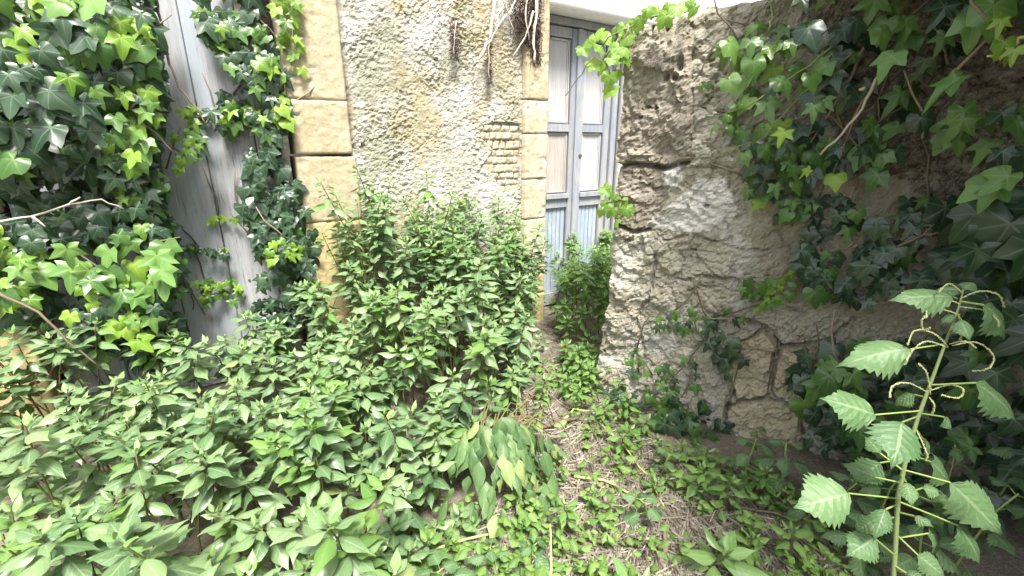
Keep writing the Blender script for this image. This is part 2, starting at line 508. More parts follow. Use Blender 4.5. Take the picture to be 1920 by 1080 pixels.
def relief(fr, s0, s1, z0, z1, step, height, back, name, mat, parent, stain=None, label=None, smooth=True):
    """A wall face with real relief: a fine grid pushed in and out, closed by a back and sides."""
    ns = max(2, int((s1 - s0) / step)); nz = max(2, int((z1 - z0) / step))
    vs, cols = [], []
    for j in range(nz + 1):
        for i in range(ns + 1):
            s = s0 + (s1 - s0) * i / ns; z = z0 + (z1 - z0) * j / nz
            vs.append(fr.at(s, z, height(s, z)))
            if stain: cols.append(stain(s, z))
    W = ns + 1
    fs = [(j * W + i, j * W + i + 1, (j + 1) * W + i + 1, (j + 1) * W + i) for j in range(nz) for i in range(ns)]
    rim = list(range(W)) + [j * W + ns for j in range(1, nz + 1)] + [nz * W + i for i in range(ns - 1, -1, -1)] + [j * W for j in range(nz - 1, 0, -1)]
    b = len(vs)
    for q in rim:
        i, j = q % W, q // W
        vs.append(fr.at(s0 + (s1 - s0) * i / ns, z0 + (z1 - z0) * j / nz, back))
        if stain: cols.append((0, 0, 0))
    for k in range(len(rim)):
        k2 = (k + 1) % len(rim)
        fs.append((rim[k2], rim[k], b + k, b + k2))
    fs.append(tuple(b + k for k in range(len(rim) - 1, -1, -1)))
    mb = MB(); mb.add(vs, fs)
    return mb.build(name, mat, parent, smooth=smooth, cols=cols if stain else None, label=label)

def chips(s, z, sc, seed):
    """Facets of broken stone: every Voronoi cell its own height, sharp edges between."""
    d, p = noise.voronoi(Vector((s * sc, z * sc, seed)))
    q = p[0]
    return noise.cell_vector(q * 37.1)[0] , d[1] - d[0]

def smooth01(x): x = max(0, min(1, x)); return x * x * (3 - 2 * x)

PATCH = [HOUSE.sz(*p) for p in ((898, 238), (925, 228), (974, 231), (974, 352), (940, 362), (925, 325), (900, 314), (925, 282), (902, 258))]
JOIN = lambda z: .268 + .012 * noise.noise(Vector((0, z * 9, 3))) + (.016 if z < .83 else 0)

def plaster_h(s, z):
    p = (s, z * 1.0, .0)
    q = (s * 1.0 + z * .45, z * 1.1 - s * .2, 0)
    c1, e1 = chips(q[0] + .01 * fbm(q, 30, 2), q[1], 46, 1.5)
    c2, e2 = chips(s * .8 + z * .5, z * .9 - s * .4, 85, 4.5)
    k = .40 + .65 * smooth01(fbm((s, z, 33), 5, 3) + .5)
    h = .008 * fbm(p, 3, 3) + k * (.0055 * fbm((s + z * .5, z - s * .5, 7), 42, 4) + .0065 * (c1 - .5) + .0060 * (c2 - .5) - .003 * max(0, 1 - e1 * 5))
    if in_poly((s, z), PATCH): h -= .015
    d = s - JOIN(z)
    h -= .03 * (1 - smooth01(d / .02))
    if abs(s - .98) < .02 and z > 1.2: h -= .010 * (1 - abs(s - .98 - .012 * noise.noise(Vector((z * 6, 2, 1)))) / .02)
    return h

OCHRE, PALE = HOUSE.sz(905, 200), HOUSE.sz(877, 245)

def plaster_stain(s, z):
    y = smooth01((fbm((s, z * .8, 5), 2.6, 4) - .02) * 3) * .8
    y = max(y, smooth01((.75 - z) * 2.2) * .7)
    dx, dz = s - OCHRE[0], z - OCHRE[1]
    y = max(y, 1.6 * smooth01(1 - math.hypot(dx - dz * .45, dz * .55) / .075))
    wv = smooth01((fbm((s, z, 9), 3.2, 4) + .02) * 3.2) * .9
    wv = max(wv, smooth01(1 - math.hypot(s - PALE[0], z - PALE[1]) / .06) * 1.4)
    g = smooth01((fbm((s, z, 15), 4.5, 4) - .12) * 4) * .55
    return (min(1, y), min(1, wv * (1 - .6 * min(1, y))), g)

relief(HOUSE, .262, 1.292, .1, 2.12, .0055, plaster_h, -.14, 'plaster_wall', M_PLASTER, house, plaster_stain, smooth=False)
relief(HOUSE, .262, 1.292, 2.12, 3.1, .02, plaster_h, -.14, 'plaster_wall', M_PLASTER, house, plaster_stain)
relief(HOUSE, .262, 1.292, -.1, .1, .02, plaster_h, -.14, 'plaster_wall', M_PLASTER, house, plaster_stain)

# squared rubble where the plaster has fallen off, each stone apart
PZ0, PZ1 = min(p[1] for p in PATCH), max(p[1] for p in PATCH)
PS0, PS1 = min(p[0] for p in PATCH), max(p[0] for p in PATCH)
z0 = PZ0; row = 0
while z0 < PZ1 - .02:
    z1 = z0 + U(.036, .058); s = PS0 + .02 * (row % 2); row += 1
    while s < PS1 - .02:
        s1 = min(s + U(.034, .075), PS1)
        if s1 - s > .02 and in_poly(((s + s1) / 2, (z0 + z1) / 2), PATCH):
            sd = U(0, 99); e = U(-.009, .004)
            hgt = lambda a, b, s0=s, s1=s1, z0=z0, z1=z1, sd=sd, e=e: e + .006 * fbm((a, b, sd), 26, 3) - .008 * (1 - smooth01((min(a - s0, s1 - a, b - z0, z1 - b) + .006 * noise.noise(Vector((a * 60, b * 60, sd)))) / .010))
            relief(HOUSE, s, s1 - .006, z0, z1 - .006, .006, hgt, -.06, 'stone', M_RUBBLE, house)
        s = s1
    z0 = z1

def jamb_block(s0, s1, z0, z1, o, back, mat, sd, chip=.006):
    """A squared block: worn arrises, shallow pits, its own slight tilt."""
    tilt = U(-.004, .004)
    def hgt(a, b):
        e = min(a - s0, s1 - a, b - z0, z1 - b)
        k = chip * (1 + .8 * fbm((a, b, sd + 3), 14, 2))
        return o + tilt * (a - s0) * 8 + .0035 * fbm((a, b, sd), 7, 4) + .0022 * fbm((a, b, sd), 40, 2) - .007 * (1 - smooth01(e / max(.003, k))) - (.02 * max(0, fbm((a, b, sd + 9), 13, 3) - .42))
    return relief(HOUSE, s0, s1, z0, z1, .008, hgt, back, 'stone_block', mat, house)

zl = [-.08, .19, .465, .832, 1.160, 1.407, 2.02, 2.55, 3.1]
for i in range(len(zl) - 1):
    z0, z1 = zl[i] + .001, zl[i + 1] - (.009 if i == 3 else .0015)
    ex = (.02, .03, .012, .018, .0, .0, -.004, 0)[i]
    jamb_block(-.004 + (.006 if i == 4 else 0), .262 + ex, z0, z1, .014 + U(-.004, .004), -.19, (M_SAND_LOW, M_SAND_LOW, M_SAND_LOW, M_SAND, M_SAND, M_SAND, M_SAND, M_SAND)[i], i * 7.3)
zr = [-.08, .22, .470, .744, .998, 1.270, 1.465, 2.06]
for i in range(len(zr) - 1):
    jamb_block(1.296, 1.468 + (.008 if i < 2 else 0), zr[i] + .002, zr[i + 1] - .003, .035 + U(-.003, .003), -.20, (M_SAND_LOW, M_SAND_LOW, M_SAND_PALE, M_SAND_PALE, M_SAND_PALE, M_SAND_PALE, M_SAND)[i], 60 + i * 5.1, .008)
# outer jamb of the plank door and the wall that runs on beyond it
zo = [-.08, .30, .62, .95, 1.24, 1.55, 1.9, 2.3, 2.7, 3.1]
for i in range(len(zo) - 1):
    jamb_block(-1.33, -1.055, zo[i] + .003, zo[i + 1] - .003, .012 + U(-.004, .004), -.19, M_SAND if i > 1 else M_SAND_LOW, 130 + i * 3.7)
far_h = lambda s, z: -.004 + .012 * fbm((s, z, 2), 6, 4)
relief(HOUSE, -5.0, -1.332, -.1, 3.1, .05, far_h, -.2, 'side_wall', M_PLASTER, house, lambda s, z: (.3, .2, .3))
wh = lambda s, z: .004 * fbm((s, z, 1), 4, 3)
# white masonry over and beyond the panelled door
relief(HOUSE, 1.471, 6.0, 1.995, 3.1, .04, wh, -.22, 'lintel', M_WHITEWASH, house)
relief(HOUSE, 2.262, 6.0, -.1, 1.992, .04, wh, -.22, 'white_wall', M_WHITEWASH, house)
mb = MB(); mb.box((-1.05, -.60, 2.62), (-.006, -.0, 3.1), HOUSE); mb.build('door_head', M_SAND, house)
mb = MB(); mb.box((-5, -.64, -.1), (6, -.61, 3.1), HOUSE); mb.box((-5, -.64, 3.1), (6, .0, 3.16), HOUSE); mb.build('inner_wall', M_PLASTER, house)

# plank door
pd = MB(); pd.box((-1.05, -.185, .02), (-.07, -.172, 2.6), HOUSE)
plank_door = pd.build('plank_door', M_OLDWOOD, house, label='weathered grey plank door half hidden by ivy')

def board(fr, s0, s1, z0, z1, o0, o1, mat, parent, name='plank', bow=.002, label=None, segs=14):
    mb = MB(); sd = U(0, 50)
    vs, fs = [], []
    ch = min(.004, (s1 - s0) * .1)
    for j in range(segs + 1):
        z = z0 + (z1 - z0) * j / segs
        d = bow * noise.noise(Vector((z * 2.2, sd, 0))); a = .0022 * noise.noise(Vector((z * 4, sd, 5))); b2 = .0022 * noise.noise(Vector((z * 4, sd, 9)))
        for s, o in ((s0 + a, o0), (s0 + a, o1 + d - ch), (s0 + ch + a, o1 + d), (s1 - ch + b2, o1 + d), (s1 + b2, o1 + d - ch), (s1 + b2, o0)):
            vs.append(fr.at(s, z, o))
    for j in range(segs):
        for k in range(6):
            k2 = (k + 1) % 6
            fs.append((j * 6 + k2, j * 6 + k, (j + 1) * 6 + k, (j + 1) * 6 + k2))
    fs.append(tuple(range(6))); fs.append(tuple(segs * 6 + k for k in range(5, -1, -1)))
    mb.add(vs, fs)
    o = mb.build(name, mat, None, label=label)
    o.parent = parent
    o.location = -house.location if parent.parent is None else (0, 0, 0)
    return o

for s0, s1 in ((-1.04, -.835), (-.832, -.574), (-.571, -.3585), (-.3555, -.152)):
    board(HOUSE, s0, s1, .03, 2.59, -.171, -.135 + U(-.003, .003), M_PLANK, plank_door)
board(HOUSE, -.148, -.085, .03, 2.59, -.171, -.120, M_OLDWOOD, plank_door, 'frame_post')
for z in (.55, 2.2):
    nl = MB()
    for s in (-.94, -.70, -.47, -.25):
        for q in (-.03, .03):
            c = HOUSE.at(s + q, z + U(-.01, .01), -.134)
            nl.tube([c - HOUSE.n * .004, c + HOUSE.n * .0035], .0055, 6)
    nl.build('nail', M_IRON, plank_door)['kind'] = 'stuff'

# panelled double door, blue paint gone grey
pd = MB(); pd.box((1.50, -.225, .0), (2.255, -.212, 1.992), HOUSE)
door = pd.build('panelled_door', M_OLDWOOD, house, label='tall faded blue double door with whitened upper panels')
SD = lambda px, py: HOUSE.sz(px, py, -.17)[0]
def rail(s0, s1, z0, z1, o1, mat, name): return board(HOUSE, s0, s1, z0, z1, -.211, o1, mat, door, name, .001, segs=4 if z1 - z0 < .3 else 12)
# outer frame
rail(1.506, 1.556, .01, 1.945, -.150, M_BLUE, 'door_frame')
rail(2.196, 2.248, .01, 1.945, -.150, M_BLUE, 'door_frame')
rail(1.506, 2.248, 1.948, 1.990, -.148, M_BLUE, 'door_frame')
for k, (a, b) in enumerate(((1.560, 1.868), (1.874, 2.192))):
    mat_up = M_BLUE
    rail(a, a + .058, .02, 1.940, -.168, M_BLUE, 'stile')
    rail(b - .058, b, .02, 1.940, -.168, M_BLUE, 'stile')
    for z0, z1 in ((.03, .12), (.770, .835), (1.295, 1.345), (1.880, 1.940)):
        rail(a + .060, b - .060, z0, z1, -.170, M_BLUE, 'rail')
    rail(a + .050, b - .050, .838, .868, -.150, M_BLUE, 'moulding')
    if k == 0:
        rail(a + .062, b - .062, .872, 1.292, -.192, M_OLDWOOD, 'panel')
    else:
        rail(a + .062, b - .062, .872, 1.292, -.192, M_PANEL, 'panel')
    rail(a + .062, b - .062, 1.348, 1.878, -.192, M_PANEL, 'panel')
    for z0, z1 in ((.872, 1.292), (1.348, 1.878)):
        for q in (.012, .0):
            rail(a + .064 + q, a + .074 + q, z0 + .004 + q, z1 - .004 - q, -.183 - q * .3, M_PANEL if (k or z0 > 1) else M_OLDWOOD, 'moulding')
            rail(b - .074 - q, b - .064 - q, z0 + .004 + q, z1 - .004 - q, -.183 - q * .3, M_PANEL if (k or z0 > 1) else M_OLDWOOD, 'moulding')
        rail(a + .078, b - .078, z0 + .006, z0 + .016, -.183, M_PANEL if (k or z0 > 1) else M_OLDWOOD, 'moulding')
        rail(a + .078, b - .078, z1 - .016, z1 - .006, -.183, M_PANEL if (k or z0 > 1) else M_OLDWOOD, 'moulding')
    n_b = 5
    for q in range(n_b):
        w_ = (b - a - .122) / n_b
        rail(a + .061 + q * w_, a + .061 + (q + 1) * w_ - .003, .123, .767, -.188 + U(-.002, .002), M_BLUE_LOW, 'bead_board')
rail(1.850, 1.892, .02, 1.940, -.150, M_BLUE, 'cover_strip')
mb = MB()
c = HOUSE.at(1.917, 1.13, -.166); mb.tube([c - HOUSE.n * .004, c + HOUSE.n * .003], .014, 8); mb.build('keyhole', M_IRON, door)

# ------------------------------------------------------------------ broken yard wall
yard = thing('broken_wall', 'crumbling brown rubble wall ending in a squared block beside the blue door', 'wall', YARD.at(.8, 0))
def top_z(s): return 1.635 + .05 * smooth01(s / .35) + (.30 * smooth01((s - .4) / .8)) + .015 * noise.noise(Vector((s * 9, 1, 0)))
Y = lambda *pts: [YARD.sz(*p) for p in pts]
CRACKS = [(Y((1150, 312), (1200, 309), (1255, 313), (1290, 303)), .045, .010), (Y((1155, 424), (1190, 436), (1215, 430)), .03, .010),
          (Y((1215, 430), (1245, 450), (1290, 446)), .012, .006), (Y((1268, 528), (1320, 518), (1380, 522), (1425, 560)), .016, .006),
          (Y((1290, 545), (1340, 538), (1390, 548)), .012, .005), (Y((1295, 60), (1299, 180), (1296, 300)), .010, .007),
          (Y((1380, -10), (1366, 60), (1360, 120), (1335, 165)), .02, .008), (Y((1345, 150), (1320, 190), (1300, 230)), .006, .005),
          (Y((1230, 480), (1215, 560), (1190, 600), (1205, 660)), .018, .008), (Y((1300, 440), (1400, 470), (1480, 462)), .012, .005),
          (Y((1500, 335), (1580, 320), (1660, 330), (1720, 310)), .012, .006), (Y((1600, 470), (1660, 440), (1720, 470)), .010, .005),
          (Y((1390, 600), (1450, 625), (1465, 655)), .035, .012), (Y((1340, 655), (1370, 735), (1360, 790)), .018, .008),
          (Y((1600, 600), (1560, 640), (1470, 655)), .018, .008)]
P_UP = Y((1100, -80), (1285, -80), (1297, 60), (1300, 300), (1260, 311), (1200, 309), (1100, 313))
P_MID = Y((1100, 315), (1250, 314), (1243, 360), (1250, 400), (1215, 430), (1190, 436), (1100, 426))
P_A = Y((1380, 645), (1430, 622), (1458, 640), (1447, 690), (1440, 742), (1385, 748), (1362, 700))
P_B = Y((1463, 658), (1520, 652), (1572, 668), (1565, 770), (1500, 760), (1446, 738), (1452, 690))
P_C = Y((1366, 755), (1438, 745), (1500, 766), (1512, 850), (1430, 870), (1362, 840))
STONES = [(P_UP, M_YARD_BLOCK, 'stone_block', 'squared grey brown block pitted with small holes'), (P_MID, M_YARD_BLOCK, 'stone_block', None), (P_A, M_YARD_STONE, 'stone', None),
          (P_B, M_YARD_STONE, 'stone', None), (P_C, M_YARD_STONE, 'stone', None)]
HOLES = [(YARD.sz(1278, 122), .016, .034), (YARD.sz(1254, 147), .012, .012), (YARD.sz(1272, 150), .012, .012), (YARD.sz(1335, 110), .012, .016),
         (YARD.sz(1225, 60), .008, .02), (YARD.sz(1255, 55), .007, .02), (YARD.sz(1232, 205), .012, .008), (YARD.sz(1205, 220), .010, .006),
         (YARD.sz(1215, 205), .014, .005), (YARD.sz(1325, 388), .016, .008), (YARD.sz(1180, 450), .02, .012), (YARD.sz(1195, 700), .012, .02),
         (YARD.sz(1300, 470), .012, .005), (YARD.sz(1500, 690), .01, .006), (YARD.sz(1525, 720), .008, .006), (YARD.sz(1480, 715), .007, .005)]
WHITE = [Y((1205, 425), (1240, 395), (1285, 360), (1310, 335), (1355, 338), (1375, 372), (1360, 415), (1300, 440)), Y((1238, 320), (1268, 305), (1285, 330), (1270, 352), (1245, 350)),
         Y((1355, 380), (1375, 372), (1385, 400), (1360, 430))]
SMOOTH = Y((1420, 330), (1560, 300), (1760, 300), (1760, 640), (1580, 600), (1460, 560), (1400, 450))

WALL_SHADE = Y((1500, -40), (2300, -60), (2300, 520), (1850, 470), (1760, 400), (1640, 300), (1560, 250))  # upper wall area whose shade is painted as dark brown

def yard_h(s, z):
    up = in_poly((s, z), P_UP)
    h = .030 * fbm((s, z, 21), 2.6, 3)
    rough = .45 if in_poly((s, z), SMOOTH) else 1.0
    w1 = .03 * fbm((s, z, 61), 6, 3)
    c1, e1 = chips(s + w1, z * 1.3 - w1, 9, 2.5); c2, e2 = chips(s + w1 * .5, z * 1.2 + w1 * .4, 26, 6.5)
    h += rough * (.006 * fbm((s, z * 1.2, 31), 11, 4) + .0065 * fbm((s, z, 41), 38, 3) + .020 * (c1 - .5) + .013 * (c2 - .5))
    c3, e3 = chips(s, z, 60, 9.5)
    if c3 > .72: h -= .007 * rough * (1 - smooth01(noise.voronoi(Vector((s * 60, z * 60, 9.5)))[0][0] / .35))
    if not up: h -= .009 * rough * max(0, 1 - e1 * 10)
    h -= .006 * rough * max(0, 1 - e2 * 6)
    if up: h += .012 + .010 * abs(fbm((s + z * .4, z * 1.5, 71), 9, 3))
    wx = .012 * noise.noise(Vector((s * 22, z * 22, 8))); wz = .012 * noise.noise(Vector((s * 22, z * 22, 18)))
    p = (s + wx, z + wz)
    for pts, dep, wd in CRACKS:
        if not (min(a[0] for a in pts) - .05 < p[0] < max(a[0] for a in pts) + .05 and min(a[1] for a in pts) - .05 < p[1] < max(a[1] for a in pts) + .05): continue
        d = line_d(p, pts)
        if d < wd * 2.6: h -= dep * 1.5 * (1 - smooth01(d / (wd * 1.5)))
    for i, (poly, *_r) in enumerate(STONES):
        if i > 1:
            d = line_d(p, poly + poly[:1]); ins = in_poly((s, z), poly)
            h += (.010 if ins else 0) - .050 * (1 - smooth01(d / .009))
    for (hs, hz), rx, rz in HOLES:
        d = math.hypot((p[0] - hs) / rx, (p[1] - hz) / rz)
        if d < 1.6: h -= .035 * (1 - smooth01((d - .5) / .7))
    for poly in WHITE:
        if in_poly(p, poly): h += .007 + .0035 * math.sin((z * 190 + s * 60) + 6 * noise.noise(Vector((s * 9, z * 9, 1))))
    if z < .25: h += .05 * (1 - z / .25) * smooth01(s / .1) * .8
    return h

def yard_stain_shade(s, z):
    wv = 0.0
    q = (s + .014 * fbm((s, z, 3), 20, 2), z + .014 * fbm((s, z, 13), 20, 2))
    for poly in WHITE:
        if in_poly(q, poly): wv = 1.0
    if not in_poly((s, z), P_UP): wv = max(wv, .28 * smooth01((fbm((s, z, 51), 5, 4) - .16) * 5) * (1 if s < .6 else .2))
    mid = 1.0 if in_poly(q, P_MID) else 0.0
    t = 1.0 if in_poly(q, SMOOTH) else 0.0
    earth = 1.0 if in_poly(q, WALL_SHADE) else 0.0  # weight of the painted shade, not soil
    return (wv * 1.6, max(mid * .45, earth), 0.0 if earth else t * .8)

def build_yard():
    st = .0078; S1 = 3.4; ZB = -.1; BACK = .34
    us = [-BACK + i * .03 for i in range(int((BACK - .02) / .03))] + [-.02, -.012, -.005] + [i * st for i in range(int(1.75 / st))] + [1.75 + i * .04 for i in range(int((S1 - 1.75) / .04))]
    nz = 224
    rows = [ZB + (i / nz) for i in range(nz + 1)]       # fraction, scaled to the local top below
    vs, cols, sz = [], [], []
    for j in range(nz + 8):
        for u in us:
            s = max(0.0, u); bk = min(0.0, u)
            tz = top_z(s)
            if j <= nz: z = ZB + (tz - ZB) * j / nz; tb = 0.0
            else: z = tz + .008 * (1 if j == nz + 1 else 1.4); tb = -(j - nz) * BACK / 7
            edge = .018 * fbm((z, 3, 5), 7, 3) - .05 * (1 - smooth01(z / .6))
            h = yard_h(s, min(z, tz))
            # round the free end and the top arris
            rnd = .012 * (1 - smooth01(min(1, s / .035))) + .020 * (1 - smooth01((tz - z) / .03))
            if bk < 0: s2 = edge + (h if h < 0 else 0) * -.6 + .018 * fbm((bk * 3, z, 9), 9, 3); o = bk + min(0, h) * .2 - .02
            else: s2 = s + edge * (1 - smooth01(s / .12)); o = h - rnd
            if tb: o = min(o, tb) if bk == 0 else min(o, tb); z += .012 * fbm((s, tb, 2), 9, 3)
            vs.append(YARD.at(s2, z, o)); cols.append(yard_stain_shade(s, z)); sz.append((s if bk == 0 else -.01, z))
    W = len(us); R = nz + 8
    groups = {}
    for j in range(R - 1):
        for i in range(W - 1):
            q = j * W + i
            c = (sum(sz[k][0] for k in (q, q + 1, q + W, q + W + 1)) / 4, sum(sz[k][1] for k in (q, q + 1, q + W, q + W + 1)) / 4)
            g = -1
            for k, (poly, *_r) in enumerate(STONES):
                if in_poly(c, poly) or (k == 0 and c[0] < .26 and c[1] > top_z(0) - .02): g = k; break
            groups.setdefault(g, []).append((q, q + 1, q + W + 1, q + W))
    for g, fl in groups.items():
        idx = {}; v2, c2, f2 = [], [], []
        for f in fl:
            ff = []
            for q in f:
                if q not in idx: idx[q] = len(v2); v2.append(vs[q]); c2.append(cols[q])
                ff.append(idx[q])
            f2.append(tuple(ff))
        mb = MB(); mb.add(v2, f2)
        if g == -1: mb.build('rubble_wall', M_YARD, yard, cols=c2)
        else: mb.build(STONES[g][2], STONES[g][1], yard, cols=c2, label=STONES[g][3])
    mb = MB(); mb.box((.12, -BACK + .01, -.1), (S1 - .05, -.14, 1.55), YARD); mb.build('wall_core', M_YARD, yard)
build_yard()
# unseen corner wall added to shade the right of the yard wall
turn = thing('shade_wall', 'tall rough wall added beyond view to shade the yard', 'wall', YARD.at(2.4, 0))
TURN = Frame(*YARD.at(2.35, 0, .02).xy, *YARD.n.xy, *(-YARD.e).xy)
relief(TURN, 0, 3.2, -.1, 2.5, .04, lambda s, z: .03 * fbm((s, z, 77), 4, 4), -.3, 'rubble_wall', M_YARD, turn, lambda s, z: (0, 0, .3))

#@PLANTS
# ------------------------------------------------------------------ ivy
UP = Vector((0, 0, 1))

def pick(ws):
    x = U(0, sum(w for _, w in ws))
    for k, w in ws:
        x -= w
        if x <= 0: return k
    return ws[-1][0]

def ivy_spot(fr, poly, o0, o1):
    s_ = [p[0] for p in poly]; z_ = [p[1] for p in poly]
    for _ in range(400):
        s, z = U(min(s_), max(s_)), U(min(z_), max(z_))
        if in_poly((s, z), poly): return s, z, o0 + (o1 - o0) * (U(0, 1) ** 1.3)
    return poly[0][0], poly[0][1], o0

def ivy_pose(fr, s, z, o, size, face=.5, wild=.35):
    loc = fr.at(s, z, o)
    nrm = fr.n * .85 + UP * face + jit(wild)
    tip = -UP * .8 + fr.e * U(-.75, .75) + fr.n * U(-.05, .35) + jit(.15)
    return orient(tip, nrm, loc, size, U(.88, 1.12))

def wander(fr, poly, n, o, r0, r1, t, tries=9, step=.07):
    """Woody stems that creep upwards inside a patch."""
    for _ in range(n):
        s, z, _o = ivy_spot(fr, poly, 0, 0)
        a = U(.5, 2.6); pts = []
        for k in range(tries):
            pts.append(fr.at(s, z, o + U(0, .02)))
            a += U(-.5, .5); s += math.cos(a) * step; z += math.sin(a) * step
            if not in_poly((s, z), poly) and k > 2: break
        if len(pts) > 2:
            mb = MB(); mb.tube(pts, [r0 + (r1 - r0) * i / len(pts) for i in range(len(pts))], 5)
            mb.build('stem', M_TWIG, t, smooth=True)

def ivy(label, fr, patches, cat='ivy', group=None, stems=8, name='ivy', deep=0, deep_size=(.05, .08)):
    """patches: (pixel outline, count, (near, far) offset from the wall, (small, large), colour weights, face-up)"""
    polys = [[fr.sz(px, py, (pt[2][0] + pt[2][1]) / 2) for px, py in pt[0]] for pt in patches]
    c = [sum(p[k] for p in polys[0]) / len(polys[0]) for k in (0, 1)]
    t = thing(name, label, cat, fr.at(c[0], max(0.0, min(z for _, z in polys[0])), .02), group)
    cand = []
    for pt, poly in zip(patches, polys):
        _, cnt, (o0, o1), (a, b), ws, face = pt
        for _ in range(cnt):
            s, z, o = ivy_spot(fr, poly, o0, o1)
            size = a + (b - a) * U(0, 1) ** 1.2
            k = pick(ws)
            if k == 'l': size *= .9
            cand.append((o + size * .5, k, s, z, o, size, face))
    cand.sort(key=lambda q: -q[0])
    rest = {}
    for i, (_, k, s, z, o, size, face) in enumerate(cand):
        M = ivy_pose(fr, s, z, o, size, face)
        if i < 290: place('leaf', RND.choice(ME_IVY[k]), M, t)
        else: rest.setdefault(k, MB()).leaf(RND.choice(T_IVY_LOW), M)
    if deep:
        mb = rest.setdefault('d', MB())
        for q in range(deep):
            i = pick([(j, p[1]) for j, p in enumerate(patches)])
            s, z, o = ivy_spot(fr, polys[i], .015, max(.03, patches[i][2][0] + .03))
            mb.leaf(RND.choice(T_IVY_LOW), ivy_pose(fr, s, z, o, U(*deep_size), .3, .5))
    for k, mb in rest.items():
        mb.build('leaves', {'d': M_IVY_D, 'm': M_IVY_M, 'l': M_IVY_L, 'p': M_IVY_P}[k], t, smooth=True, kind='stuff')
    if stems:
        for poly, pt in zip(polys, patches): wander(fr, poly, max(1, stems // len(polys)), pt[2][0] - .02, .0045, .002, t)
    return t

def stem_px(t, fr, pts, r, mat, o=.03, name='stem'):
    """A creeping stem along pixel points laid on the wall at offset o."""
    mb = MB(); P = [fr.hit(px, py, o if not isinstance(o, list) else o[i]) for i, (px, py) in enumerate(pts)]
    Q = []
    for i in range(len(P) - 1):
        for k in range(4): Q.append(P[i].lerp(P[i + 1], k / 4) + jit(.004))
    Q.append(P[-1])
    mb.tube(Q, [r * (1 - .55 * i / len(Q)) for i in range(len(Q))], 6)
    return mb.build(name, mat, t, smooth=True)

D, Mi, L, P = 'd', 'm', 'l', 'p'
GL = 'ivy climbing over the plank door and its surround'
GR = 'ivy hanging over the broken yard wall'
# the great curtain over the plank door
t = ivy('dense ivy curtain covering the top of the plank door, dark leaves streaked with lime', HOUSE, [
    ([(-60, -60), (268, -60), (275, 60), (280, 110), (-60, 110)], 141, (.04, .30), (0.044, 0.074), [(D, 5), (Mi, 2), (L, 2.4), (P, 1.6)], 0.58),
    ([(-60, 100), (180, 100), (180, 330), (60, 300), (-60, 330)], 100, (.08, .34), (0.051, 0.085), [(D, 8), (Mi, 1), (L, 1.6)], 0.53),
    ([(150, 30), (275, 60), (300, 140), (295, 225), (265, 345), (190, 200)], 141, (.05, .24), (0.037, 0.063), [(D, 2), (Mi, 2), (L, 3.4), (P, 2.6)], 0.63),
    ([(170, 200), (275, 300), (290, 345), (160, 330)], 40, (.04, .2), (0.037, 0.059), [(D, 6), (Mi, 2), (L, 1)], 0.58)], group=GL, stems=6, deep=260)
for pts in ([(70, 0), (110, 60), (170, 130), (250, 210), (330, 290)], [(140, 0), (185, 60), (200, 130)], [(10, 60), (80, 150), (140, 260)]):
    stem_px(t, HOUSE, pts, .006, M_TWIG, .17)
t = ivy('sparse ivy beside the bare boards, small lime leaves along a thin dark stem', HOUSE, [
    ([(275, 330), (330, 300), (300, 390), (345, 480), (330, 560), (270, 560), (255, 420)], 40, (.02, .10), (0.033, 0.051), [(D, 4), (Mi, 3), (L, 2.4), (P, 1.6)], 0.58),
    ([(190, 290), (290, 320), (300, 380), (200, 370)], 34, (.04, .18), (0.037, 0.063), [(D, 5), (L, 3)], 0.58),
    ([(325, 250), (380, 240), (378, 300), (330, 318)], 16, (.01, .07), (0.026, 0.041), [(L, 4), (Mi, 1)], 0.68)], group=GL, stems=1, deep=10)
stem_px(t, HOUSE, [(292, -10), (305, 60), (318, 120), (338, 165), (365, 200), (385, 230)], .006, M_TWIG, .0)
stem_px(t, HOUSE, [(330, 470), (350, 530), (385, 590)], .004, M_TWIG, -.12)
stem_px(t, HOUSE, [(318, 440), (345, 520), (360, 545), (362, 580)], .005, M_TWIG, -.12)
stem_px(t, HOUSE, [(300, 300), (310, 380), (318, 450), (335, 490)], .005, M_TWIG, -.11)
ivy('dark ivy heap low beside the door, below the curtain of leaves', HOUSE, [
    ([(-60, 300), (190, 330), (260, 350), (250, 430), (-60, 440)], 38, (.03, .12), (0.041, 0.068), [(D, 10), (Mi, 1)], 0.40),
    ([(150, 385), (300, 380), (305, 450), (120, 450), (60, 420)], 73, (.02, .2), (0.037, 0.063), [(D, 9), (Mi, 1), (L, .6)], 0.48),
    ([(130, 560), (300, 540), (330, 640), (300, 690), (120, 640)], 94, (.03, .22), (0.037, 0.067), [(D, 9), (Mi, 1)], 0.48),
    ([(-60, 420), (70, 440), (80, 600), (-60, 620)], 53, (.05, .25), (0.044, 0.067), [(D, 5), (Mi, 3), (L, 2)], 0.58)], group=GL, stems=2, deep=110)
ivy('lime green ivy shoot with very large glossy leaves in front of dark ivy', HOUSE, [
    ([(125, 445), (310, 440), (318, 520), (240, 560), (130, 520)], 26, (.20, .32), (0.055, 0.080), [(P, 5), (L, 2), (Mi, 3)], 0.68),
    ([(100, 525), (300, 545), (270, 630), (120, 590)], 29, (.16, .32), (0.037, 0.063), [(L, 6), (P, 2), (D, 1)], 0.68)], group=GL, stems=1)
ivy('pale ivy at the outer edge by the far stone jamb, broad yellowish leaves', HOUSE, [
    ([(-70, 470), (70, 480), (90, 560), (-40, 580)], 26, (.14, .32), (0.044, 0.067), [(L, 2), (P, 3), (Mi, 3)], 0.68)], group=GL, stems=1)
